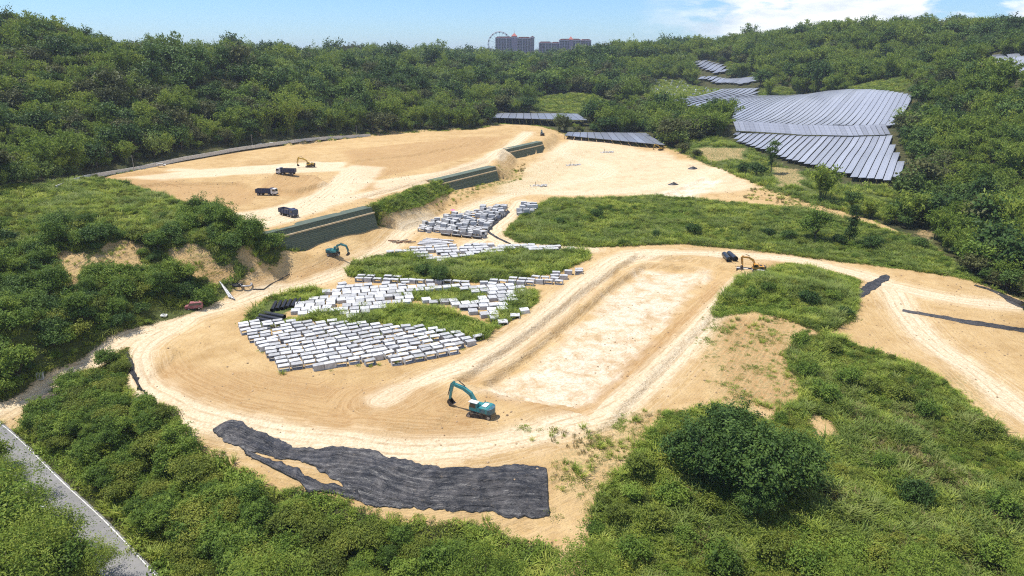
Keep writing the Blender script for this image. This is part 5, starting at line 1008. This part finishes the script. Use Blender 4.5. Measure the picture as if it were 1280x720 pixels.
# single trees one can point at
def spot(key, name, label, cat, u, v, sc, squash=1.0, **kw): return plant(key, name, label, cat, G(u, v), sc, squash=squash, **kw)
for u, v, s_, lab in ((872, 596, 1.05, 'huge dark glossy tree, left part of the clump in the near right scrub'), (925, 612, 1.2, 'huge dark glossy tree in the middle of the clump in the near right scrub'), (975, 606, 1.0, 'dark glossy tree, right part of the clump in the near right scrub'), (905, 565, .9, 'dark glossy tree, rear part of the clump in the near right scrub'), (1000, 580, .55, 'small dark tree right behind the dark clump in the near right scrub'), (945, 640, .6, 'low dark tree in front of the dark clump in the near right scrub')): spot('dark', 'dark_tree', lab, 'tree', u, v, s_)
spot('slim', 'slim_tree', 'slim dark tree with bare lower trunk before the solar field', 'tree', 963, 217, 1.45); spot('bamboo_a', 'bamboo_clump', 'bushy upright light green clump in front of the lower solar field', 'bamboo', 1027, 250, 2.0); spot('shrub_d', 'shrub', 'grey-green shrub beside the slim dark tree', 'shrub', 945, 220, 2.2); spot('shrub_d', 'shrub', 'wide grey-green shrub left of the slim dark tree', 'shrub', 930, 216, 1.8)
spot('broad_b', 'meadow_tree', 'rounded olive tree standing in the meadow', 'tree', 1018, 301, 1.7); spot('column', 'column_tree', 'dark columnar tree standing in the meadow', 'tree', 1061, 305, 1.4); spot('shrub_d', 'shrub', 'dark shrub right of the dark columnar tree', 'shrub', 1090, 312, 1.7); spot('shrub_d', 'shrub', 'dark shrub at the foot of the dark columnar tree', 'shrub', 1048, 305, 1.2)
spot('dark', 'dark_bush', 'dark brownish round bush among the weeds between culvert yards', 'bush', 548, 352, .55); spot('shrub_d', 'dark_bush', 'small dark bush left of the round bush between culvert yards', 'bush', 530, 345, 1.3)
for k, (u, v, s_) in enumerate(((866, 293, 1.4), (930, 290, 1.5), (745, 272, 1.2), (890, 300, .9), (985, 300, 1.3), (1000, 306, 1.1), (700, 280, .9), (1110, 305, .9), (820, 296, .8), (650, 284, .8), (1150, 310, 1.2), (770, 265, .8), (960, 295, 1.0))): spot(('shrub_d', 'shrub_a')[k % 2], 'shrub', '%s of the dark shrubs dotted over the meadow, counted from left' % ORD(1 + sorted((866, 930, 745, 890, 985, 1000, 700, 1110, 820, 650, 1150, 770, 960)).index(u)), 'shrub', u, v, s_, group='shrubs in the meadow')
spot('shrub_d', 'shrub', 'round dark shrub alone in the bright grass of the near right', 'shrub', 1145, 628, 1.25); spot('shrub_b', 'shrub', 'green shrub in bright grass right of the dark clump', 'shrub', 1103, 585, 1.0)
for k, (u, v, s_, ky) in enumerate(((800, 590, 1.5, 'shrub_a'), (790, 620, 1.3, 'shrub_c'), (775, 650, 1.2, 'shrub_a'), (820, 660, 1.5, 'shrub_a'), (860, 680, 1.3, 'shrub_c'), (790, 700, 1.3, 'shrub_b'), (900, 710, 1.4, 'shrub_b'), (960, 700, 1.5, 'shrub_a'), (1010, 712, 1.4, 'shrub_b'), (1060, 700, 1.3, 'shrub_b'), (1100, 716, 1.4, 'shrub_a'), (1030, 500, 1.5, 'shrub_b'), (1060, 480, 1.4, 'shrub_b'), (1090, 490, 1.3, 'shrub_a'), (1010, 470, 1.2, 'shrub_b'), (1120, 500, 1.4, 'shrub_a'), (1160, 520, 1.2, 'shrub_b'), (1230, 545, 1.2, 'shrub_a'), (1250, 640, 1.3, 'shrub_b'), (1240, 700, 1.3, 'shrub_b'), (1190, 690, 1.1, 'shrub_a'), (1140, 700, 1.1, 'shrub_c'), (1000, 430, 1.1, 'shrub_b'), (1040, 440, 1.3, 'shrub_a'), (1270, 600, 1.0, 'shrub_a'), (1180, 600, .9, 'shrub_a'), (880, 640, 1.2, 'shrub_a'), (840, 630, 1.4, 'shrub_b'))):
    spot(ky, 'shrub', '%s shrub %s' % ({'shrub_a': 'olive', 'shrub_b': 'green', 'shrub_c': 'light green', 'shrub_d': 'dark green'}[ky], 'at the bottom edge of the near right scrub' if v > 670 else 'left of the dark tree clump in the near right scrub' if u < 900 else 'on the far rim of the near right scrub' if v < 530 else 'in the grass at the right edge'), 'shrub', u, v, s_, group='shrubs in the near right scrub')
for k, (u, v, s_) in enumerate(((960, 365, 1.1), (1000, 350, 1.0), (1010, 380, 1.3), (1040, 375, 1.1), (980, 385, 1.0), (1055, 395, .9), (940, 372, 1.1), (1020, 395, 1.2))): spot(('shrub_b', 'shrub_c', 'shrub_d')[k % 3], 'shrub', '%s from left of the shrubs on the grassy knoll' % ORD(1 + sorted((960, 1000, 1010, 1040, 980, 1055, 940, 1020)).index(u)), 'shrub', u, v, s_, group='shrubs on the knoll')
for k, (u, v, s_) in enumerate(((-25, 668, 1.15), (18, 700, 1.2), (52, 735, 1.1), (-40, 730, 1.2), (88, 742, .95), (10, 640, .9), (120, 735, .7), (-60, 620, 1.2), (30, 770, 1.2), (-30, 610, 1.0), (-5, 598, .75), (40, 668, .8), (75, 700, .8))): plant(('feather', 'broad_b', 'feather')[k % 3], 'roadside_tree', 'leafy roadside tree overhanging the asphalt road in the near left corner', 'tree', at_z(u, v, -9.2), s_ * 1.45, group='feathery trees in the near left corner')
def scatter_ind(poly, s_, keys, scs, name, cat, labf, group, prob=1.0, avoid=None, seed=1, limit=300):
    rg = np.random.default_rng(seed); x0, y0 = poly[:, :2].min(0); x1, y1 = poly[:, :2].max(0); x, y = jgrid(x0, x1, y0, y1, s_, rg); k = (sdf(poly, x, y) < -.8) & in_fan(x, y, .03) & (rg.random(len(x)) < prob)
    if avoid is not None: k &= avoid(x, y)
    x, y = x[k], y[k]; o_ = np.argsort(x * x + y * y)[:limit]
    for i in o_:
        ky = keys[int(rg.integers(len(keys)))]; sc = float(scs[0] + (scs[1] - scs[0]) * rg.random() ** 1.3); plant(ky, name, labf(x[i], y[i], ky, sc), cat, (x[i], y[i], HZ(x[i], y[i]) - .15), sc, group=group)
    return len(o_)
roadline = ROADL
def lab_l(x, y, ky, sc):
    d = pldist(ROADL, np.array([x]), np.array([y]))[0]; w_ = {'broad_a': 'leafy green tree', 'broad_b': 'tall leafy tree', 'broad_c': 'spreading olive tree'}[ky]
    return ('%s %s %s' % ('small' if sc < .62 else 'full', w_, 'along the asphalt road verge' if d < 12 else 'below the big black sheet' if x > -35 else 'beside the dirt road at left' if y > 130 else 'in the near left scrub'))
nl = scatter_ind(LSCRUB, 3.3, ('broad_a', 'broad_b', 'broad_c', 'broad_a'), (.45, .85), 'scrub_tree', 'tree', lab_l, 'low trees of the near left scrub', .95, lambda x, y: (pldist(ROADL, x, y) > 6.0) & (lookup(site, x, y) < .2) & (sdf(LSCRUB, x, y) < np.where(x > -62, -4.2, -1.2)) & (np.hypot(x - G(70, 505)[0], y - G(70, 505)[1]) > 3.0), 5, 260)
SCRAP = GP((243, 386), (236, 389), (250, 388), (281, 366), (286, 374), (308, 358), (297, 360), (205, 395))
def off_scrap(x, y, r=3.2):
    k = np.ones(len(x), bool)
    for q in SCRAP: k &= (np.hypot(x - q[0], y - q[1]) > r) & ~((np.abs(x - q[0] * (1 - 3.5 / np.hypot(q[0], q[1]))) < r) & (np.abs(y - q[1] + 3.5) < r))
    return k
lawn = [GP((20, 246), (100, 236), (150, 250), (120, 270), (40, 275), (0, 268)), GP((95, 278), (160, 268), (240, 278), (230, 292), (130, 292)), GP((130, 425), (190, 398), (205, 402), (120, 440), (60, 470), (30, 478)), GP((10, 300), (60, 285), (75, 300), (20, 320))]
def lab_s(x, y, ky, sc):
    w_ = {'shrub_a': 'olive shrub', 'shrub_b': 'green shrub', 'shrub_d': 'dark shrub', 'broad_a': 'leafy small tree', 'broad_b': 'leafy tall small tree'}[ky]; return '%s %s on the left spur, %s' % ('large' if sc > 1.1 else 'low', w_, 'near the dirt road' if y < 165 else 'by the eroded faces' if y < 215 else 'along its rear crest')
ns = scatter_ind(SPUR, 3.5, ('shrub_a', 'shrub_b', 'shrub_d', 'shrub_d', 'shrub_b'), (.7, 1.75), 'shrub', 'shrub', lab_s, 'shrubs on the left spur', .8, lambda x, y: ~poly_in(lawn, x, y) & off_scrap(x, y, 4.0) & (lookup(cliff, x, y) < .35) & (lookup(site, x, y) < .2) & seen(x, y, 1.5, .5), 6, 240)
ns2 = scatter_ind(SPUR, 7.5, ('broad_a', 'broad_b'), (.7, 1.25), 'spur_tree', 'tree', lab_s, 'small trees on the left spur', .8, lambda x, y: ~poly_in(lawn, x, y) & off_scrap(x, y, 5.0) & (sdf(TERR, x, y) > 4) & (lookup(cliff, x, y) < .2) & (lookup(site, x, y) < .1) & seen(x, y, 2, .5), 8, 60)
print('individuals', len(IND), nl, ns, ns2, 'forest rest', len(REST))

# ------------------------------------------------------------------ masses: forest, undergrowth, grass (instances of the plants above)
def scatter_obj(name, label, cat, X, Y, Zz, keys, scl, sources, tilt=.08, squash=None):
    ks = sorted(set(keys)); me = bpy.data.meshes.new(name); n = len(X); me.vertices.add(n); me.vertices.foreach_set('co', np.stack([X, Y, Zz], 1).astype(np.float32).ravel())
    rg = np.random.default_rng(n); rot = np.stack([rg.normal(size=n) * tilt, rg.normal(size=n) * tilt, rg.uniform(0, 6.28, n)], 1).astype(np.float32); sc3 = np.stack([scl, scl, scl * (1 + .15 * rg.normal(size=n))], 1).astype(np.float32)
    a = me.attributes.new('rot', 'FLOAT_VECTOR', 'POINT'); a.data.foreach_set('vector', rot.ravel()); a = me.attributes.new('scl', 'FLOAT_VECTOR', 'POINT'); a.data.foreach_set('vector', sc3.ravel())
    a = me.attributes.new('pick', 'INT', 'POINT'); a.data.foreach_set('value', np.array([ks.index(k) for k in keys], np.int32))
    o = link(name, me); tag(o, label, cat, None, 'stuff')
    ng = bpy.data.node_groups.new(name, 'GeometryNodeTree'); ng.interface.new_socket('Geometry', in_out='INPUT', socket_type='NodeSocketGeometry'); ng.interface.new_socket('Geometry', in_out='OUTPUT', socket_type='NodeSocketGeometry')
    gi, go = ng.nodes.new('NodeGroupInput'), ng.nodes.new('NodeGroupOutput'); jn = ng.nodes.new('GeometryNodeJoinGeometry')
    def na(nm, tp): q = ng.nodes.new('GeometryNodeInputNamedAttribute'); q.data_type = tp; q.inputs['Name'].default_value = nm; return q
    ar, as_, ap = na('rot', 'FLOAT_VECTOR'), na('scl', 'FLOAT_VECTOR'), na('pick', 'INT')
    for i, k in enumerate(ks):
        iop = ng.nodes.new('GeometryNodeInstanceOnPoints'); cmp_ = ng.nodes.new('FunctionNodeCompare'); cmp_.data_type = 'INT'; cmp_.operation = 'EQUAL'; ng.links.new(ap.outputs['Attribute'], cmp_.inputs[2]); cmp_.inputs[3].default_value = i
        src = sources[k]; src = src if isinstance(src, tuple) else (src,); j2 = ng.nodes.new('GeometryNodeJoinGeometry')
        for s_ in src:
            oi = ng.nodes.new('GeometryNodeObjectInfo'); oi.transform_space = 'ORIGINAL'; oi.inputs['Object'].default_value = s_; oi.inputs['As Instance'].default_value = False; ng.links.new(oi.outputs['Geometry'], j2.inputs[0])
        ng.links.new(gi.outputs[0], iop.inputs['Points']); ng.links.new(cmp_.outputs['Result'], iop.inputs['Selection']); ng.links.new(j2.outputs[0], iop.inputs['Instance']); ng.links.new(ar.outputs['Attribute'], iop.inputs['Rotation']); ng.links.new(as_.outputs['Attribute'], iop.inputs['Scale']); ng.links.new(iop.outputs[0], jn.inputs[0])
    ng.links.new(jn.outputs[0], go.inputs[0]); mo = o.modifiers.new('plants', 'NODES'); mo.node_group = ng; return o
for k in set(KEY[REST]):                                 # make sure each kind stands somewhere as a tree of its own
    if k not in FIRST:
        i = [q for q in REST if KEY[q] == k][0]; plant(k, 'bamboo_clump' if 'bamboo' in k else 'broadleaf_tree', 'lone %s on the far slope' % KW[k], 'bamboo' if 'bamboo' in k else 'tree', (FX[i], FY[i], FZ[i]), float(FS[i]))
for nm, lab, msk in (('left_forest', 'dense mixed forest covering the left hills', FX[REST] < -20 + (FY[REST] - 400) * .05), ('right_forest', 'dense forest and bamboo covering the right hills', FX[REST] > 150 + (FY[REST] - 400) * .1)):
    r_ = REST[msk]; scatter_obj(nm, lab, 'forest', FX[r_], FY[r_], FZ[r_], list(KEY[r_]), FS[r_], FIRST)
r_ = REST[(FX[REST] >= -20 + (FY[REST] - 400) * .05) & (FX[REST] <= 150 + (FY[REST] - 400) * .1)]; scatter_obj('valley_forest', 'forest on the low hills below the far hotels', 'forest', FX[r_], FY[r_], FZ[r_], list(KEY[r_]), FS[r_], FIRST)
# grass: one tuft of each kind stands as a source in the grass itself
SRC = {}
def grass_area(name, label, poly_list, s_, mix, scl, seed, keep=None, hmul=1.0):
    rg = np.random.default_rng(seed); XX, YY = [], []
    for p in poly_list:
        x0, y0 = p[:, :2].min(0); x1, y1 = p[:, :2].max(0); x, y = jgrid(x0, x1, y0, y1, s_, rg); k = (sdf(p, x, y) < 1.0) & in_fan(x, y, .03); x, y = x[k], y[k]
        if keep is not None: k = keep(x, y, rg); x, y = x[k], y[k]
        XX.append(x); YY.append(y)
    x, y = np.concatenate(XX), np.concatenate(YY)
    nz = fbm(x, y, 11, seed) + rg.normal(size=len(x)) * .12; ks = list(mix); cut = np.cumsum([mix[k] for k in ks]); rank = np.argsort(np.argsort(nz)) / max(len(nz), 1); keys = [ks[min(int(np.searchsorted(cut, r_)), len(ks) - 1)] for r_ in rank]
    sc = scl[0] + (scl[1] - scl[0]) * rg.random(len(x)) ** 1.5; sc = sc * (1 + .5 * fbm(x, y, 7, seed + 3))
    for k in ks:
        if k not in SRC:
            i = keys.index(k); SRC[k] = link('grass_tuft', GRASS[k], None, None, (x[i], y[i], HZ(x[i], y[i]))); tag(SRC[k], 'single tuft of %s in the %s' % ({'tall': 'tall green grass', 'tall2': 'tall leaning grass', 'weed': 'leafy weeds', 'weed2': 'olive weeds', 'dry': 'straw grass', 'broad': 'broad-leaved weeds'}[k], label.split(' ', 3)[-1]), 'grass', None, 'stuff')
    print(name, len(x)); return scatter_obj(name, label, 'grass', x, y, lookup(GZ, x, y) - .05, keys, sc, SRC, .12)
def bush_mass(name, label, polys, s_, keys, scl, seed, thr, sz=9):
    rg = np.random.default_rng(seed); XX, YY = [], []
    for p in polys:
        x0, y0 = p[:, :2].min(0); x1, y1 = p[:, :2].max(0); x, y = jgrid(x0, x1, y0, y1, s_, rg); k = (sdf(p, x, y) < -.3) & in_fan(x, y, .03) & (fbm(x, y, sz, seed) + rg.normal(size=len(x)) * .1 > thr) & (lookup(soil, x, y) < .4) & off_scrap(x, y, 3.4); XX.append(x[k]); YY.append(y[k])
    x, y = np.concatenate(XX), np.concatenate(YY); ks = [keys[int(v * 7919) % len(keys)] for v in rg.random(len(x))]; sc = scl[0] + (scl[1] - scl[0]) * rg.random(len(x)) ** 1.6
    print(name, len(x)); return scatter_obj(name, label, 'undergrowth', x, y, lookup(GZ, x, y) - .25, ks, sc, FIRST, .15)
bush_mass('scrub_undergrowth', 'low tangled bushes among the grass of the near right scrub', [RSCRUB], 1.7, ('shrub_a', 'shrub_c', 'shrub_a', 'shrub_b'), (.3, .75), 301, .08)
bush_mass('meadow_undergrowth', 'low bushes among the meadow and knoll grass', [MEADOW, KNOLL], 2.2, ('shrub_a', 'shrub_c', 'shrub_b'), (.3, .8), 302, .18)
bush_mass('spur_undergrowth', 'low bushes filling the gaps on the left spur', [SPUR], 2.4, ('shrub_a', 'shrub_c', 'shrub_b', 'shrub_a'), (.35, .9), 303, -.05)
nosoil = lambda x, y, rg: (lookup(soil, x, y) < .45)
grass_area('scrub_grass', 'tall bright grass and weeds of the near right scrub', [RSCRUB], .78, {'weed2': .16, 'weed': .17, 'tall': .27, 'tall2': .2, 'broad': .12, 'dry': .08}, (.75, 1.35), 201, nosoil)
grass_area('meadow_grass', 'long green grass covering the meadow between the tracks', [MEADOW], 1.05, {'weed2': .12, 'tall': .33, 'tall2': .3, 'broad': .13, 'weed': .12}, (.8, 1.3), 202)
grass_area('knoll_grass', 'green grass covering the small knoll', [KNOLL], .85, {'weed': .25, 'tall': .4, 'tall2': .2, 'weed2': .15}, (.8, 1.4), 203)
grass_area('yard_weeds', 'tall weeds growing between the stored culverts', WEED, .85, {'weed': .2, 'tall': .45, 'tall2': .2, 'broad': .15}, (.6, 1.55), 204, lambda x, y, rg: ~poly_in([GP((316, 409), (332, 376), (376, 376), (376, 392), (356, 411))], x, y))
grass_area('spur_grass', 'grass and undergrowth covering the left spur', [SPUR], 1.25, {'weed2': .3, 'tall': .25, 'weed': .2, 'tall2': .15, 'broad': .1}, (.9, 1.5), 205, lambda x, y, rg: (lookup(soil, x, y) < .4) & off_scrap(x, y, 2.6) & seen(x, y, 1.0, 1.0))
grass_area('verge_grass', 'undergrowth under the near left scrub trees', [LSCRUB], 1.05, {'weed2': .3, 'tall': .2, 'weed': .3, 'broad': .2}, (.9, 1.7), 206, lambda x, y, rg: (pldist(ROADL, x, y) > 3.6) & (lookup(soil, x, y) < .4))
grass_area('clearing_grass', 'rough grass in the far clearings', CLEAR, 2.4, {'weed2': .2, 'tall': .4, 'tall2': .2, 'broad': .2}, (1.2, 2.0), 207, lambda x, y, rg: (lookup(solarz, x, y) < .3) & (lookup(bare, x, y) < .4))
SPARSE = [GP((880, 395), (990, 400), (1000, 520), (900, 505), (870, 440)), GP((700, 570), (790, 520), (830, 515), (800, 560), (742, 640), (735, 715), (690, 715)), GP((640, 538), (720, 535), (790, 520), (770, 560), (660, 552)), GP((615, 212), (655, 205), (650, 225), (600, 236), (570, 240)), GP((940, 235), (1030, 258), (985, 258), (930, 248)), *CLIFF, GP((470, 270), (560, 240), (600, 240), (540, 265))]
grass_area('bare_ground_tufts', 'scattered tufts on the bare ground', SPARSE, 1.15, {'weed': .35, 'weed2': .3, 'tall': .2, 'dry': .15}, (.35, 1.0), 208, lambda x, y, rg: (rg.random(len(x)) < .16 + .6 * (fbm(x, y, 8, 5) > .1)))
ico = [(0, 0, .5), (.45, 0, .2), (.14, .43, .22), (-.36, .26, .18), (-.36, -.26, .25), (.14, -.43, .2), (.36, .26, -.2), (-.14, .43, -.2), (-.45, 0, -.2), (-.14, -.43, -.2), (.36, -.26, -.2), (0, 0, -.4)]
icof = [(0, 1, 2), (0, 2, 3), (0, 3, 4), (0, 4, 5), (0, 5, 1), (1, 6, 2), (2, 7, 3), (3, 8, 4), (4, 9, 5), (5, 10, 1), (6, 7, 2), (7, 8, 3), (8, 9, 4), (9, 10, 5), (10, 6, 1), (11, 7, 6), (11, 8, 7), (11, 9, 8), (11, 10, 9), (11, 6, 10)]
M_clod = mat('earth clods and stones', (0.44, 0.32, 0.19), 0.95, noise=(0.30, 0.20, 0.11), var=0.3)
rg = np.random.default_rng(77); x, y = jgrid(-160, 190, 85, 330, 1.55, rg); k = (lookup(site, x, y) > .8) & (lookup(soil, x, y) > .7) & in_fan(x, y) & (rg.random(len(x)) < .10 + .5 * (fbm(x, y, 13, 61) > .12) * (1 - .8 * lookup(pale, x, y))); x, y = x[k], y[k]
st_ = MB().add(ico, icof).build('stone', M_clod, None, False, loc=(x[0], y[0], HZ(x[0], y[0])), sc=.4); tag(st_, 'clod of dry earth on the bare platform', 'stone', None, 'stuff')
print('stones', len(x)); scatter_obj('scattered_stones', 'clods and stones strewn over the bare ground', 'stones', x, y, lookup(GZ, x, y), ['s'] * len(x), .12 + .5 * rg.random(len(x)) ** 3, {'s': st_}, .6)
# edges of the dirt: strips of weeds along every border of green and soil
grass_area('edge_weeds', 'weeds fringing the dirt tracks', [SITE], 1.3, {'weed': .4, 'tall': .3, 'weed2': .3}, (.4, 1.0), 209, lambda x, y, rg: (lookup(soil, x, y) > .12) & (lookup(soil, x, y) < .93) & (rg.random(len(x)) < .75) & (lookup(pale, x, y) < .5))
grass_area('yard_gap_weeds', 'weeds sprouting in the gaps between culverts', [GP((300, 408), (395, 404), (600, 425), (560, 447), (448, 459), (352, 467)), GP((376, 378), (424, 357), (668, 360), (655, 396), (600, 400), (448, 404))], 1.6, {'weed': .5, 'tall': .5}, (.5, 1.1), 210, lambda x, y, rg: rg.random(len(x)) < .12)

# ------------------------------------------------------------------ air: faint haze over the far hills
hb = MB().box(-9000, 9000, -300, 17000, -40, 190).build('haze', None); tag(hb, 'thin blue air between camera and far hills', None, None, 'stuff')
hm = bpy.data.materials.new('thin haze'); hm.use_nodes = True; nt = hm.node_tree; nt.nodes.clear(); ho = N(nt, 'ShaderNodeOutputMaterial'); pv = N(nt, 'ShaderNodeVolumePrincipled'); pv.inputs['Color'].default_value = (0.80, 0.90, 1.0, 1); pv.inputs['Density'].default_value = 0.00008; pv.inputs['Anisotropy'].default_value = 0.2
L(nt, pv, 0, ho, 'Volume'); hb.data.materials.append(hm)

by = {}
for o in scene.objects:
    if o.parent is None and 'category' in o and o.get('kind') is None: by.setdefault(o['label'], []).append(o)
for lab, os_ in by.items():
    if len(os_) > 1:
        for k, o in enumerate(sorted(os_, key=lambda o: o.location.x / (o.location.y * math.cos(PITCH) + 20))): o['label'] = '%s, %s from left' % (lab, ORD(k + 1))
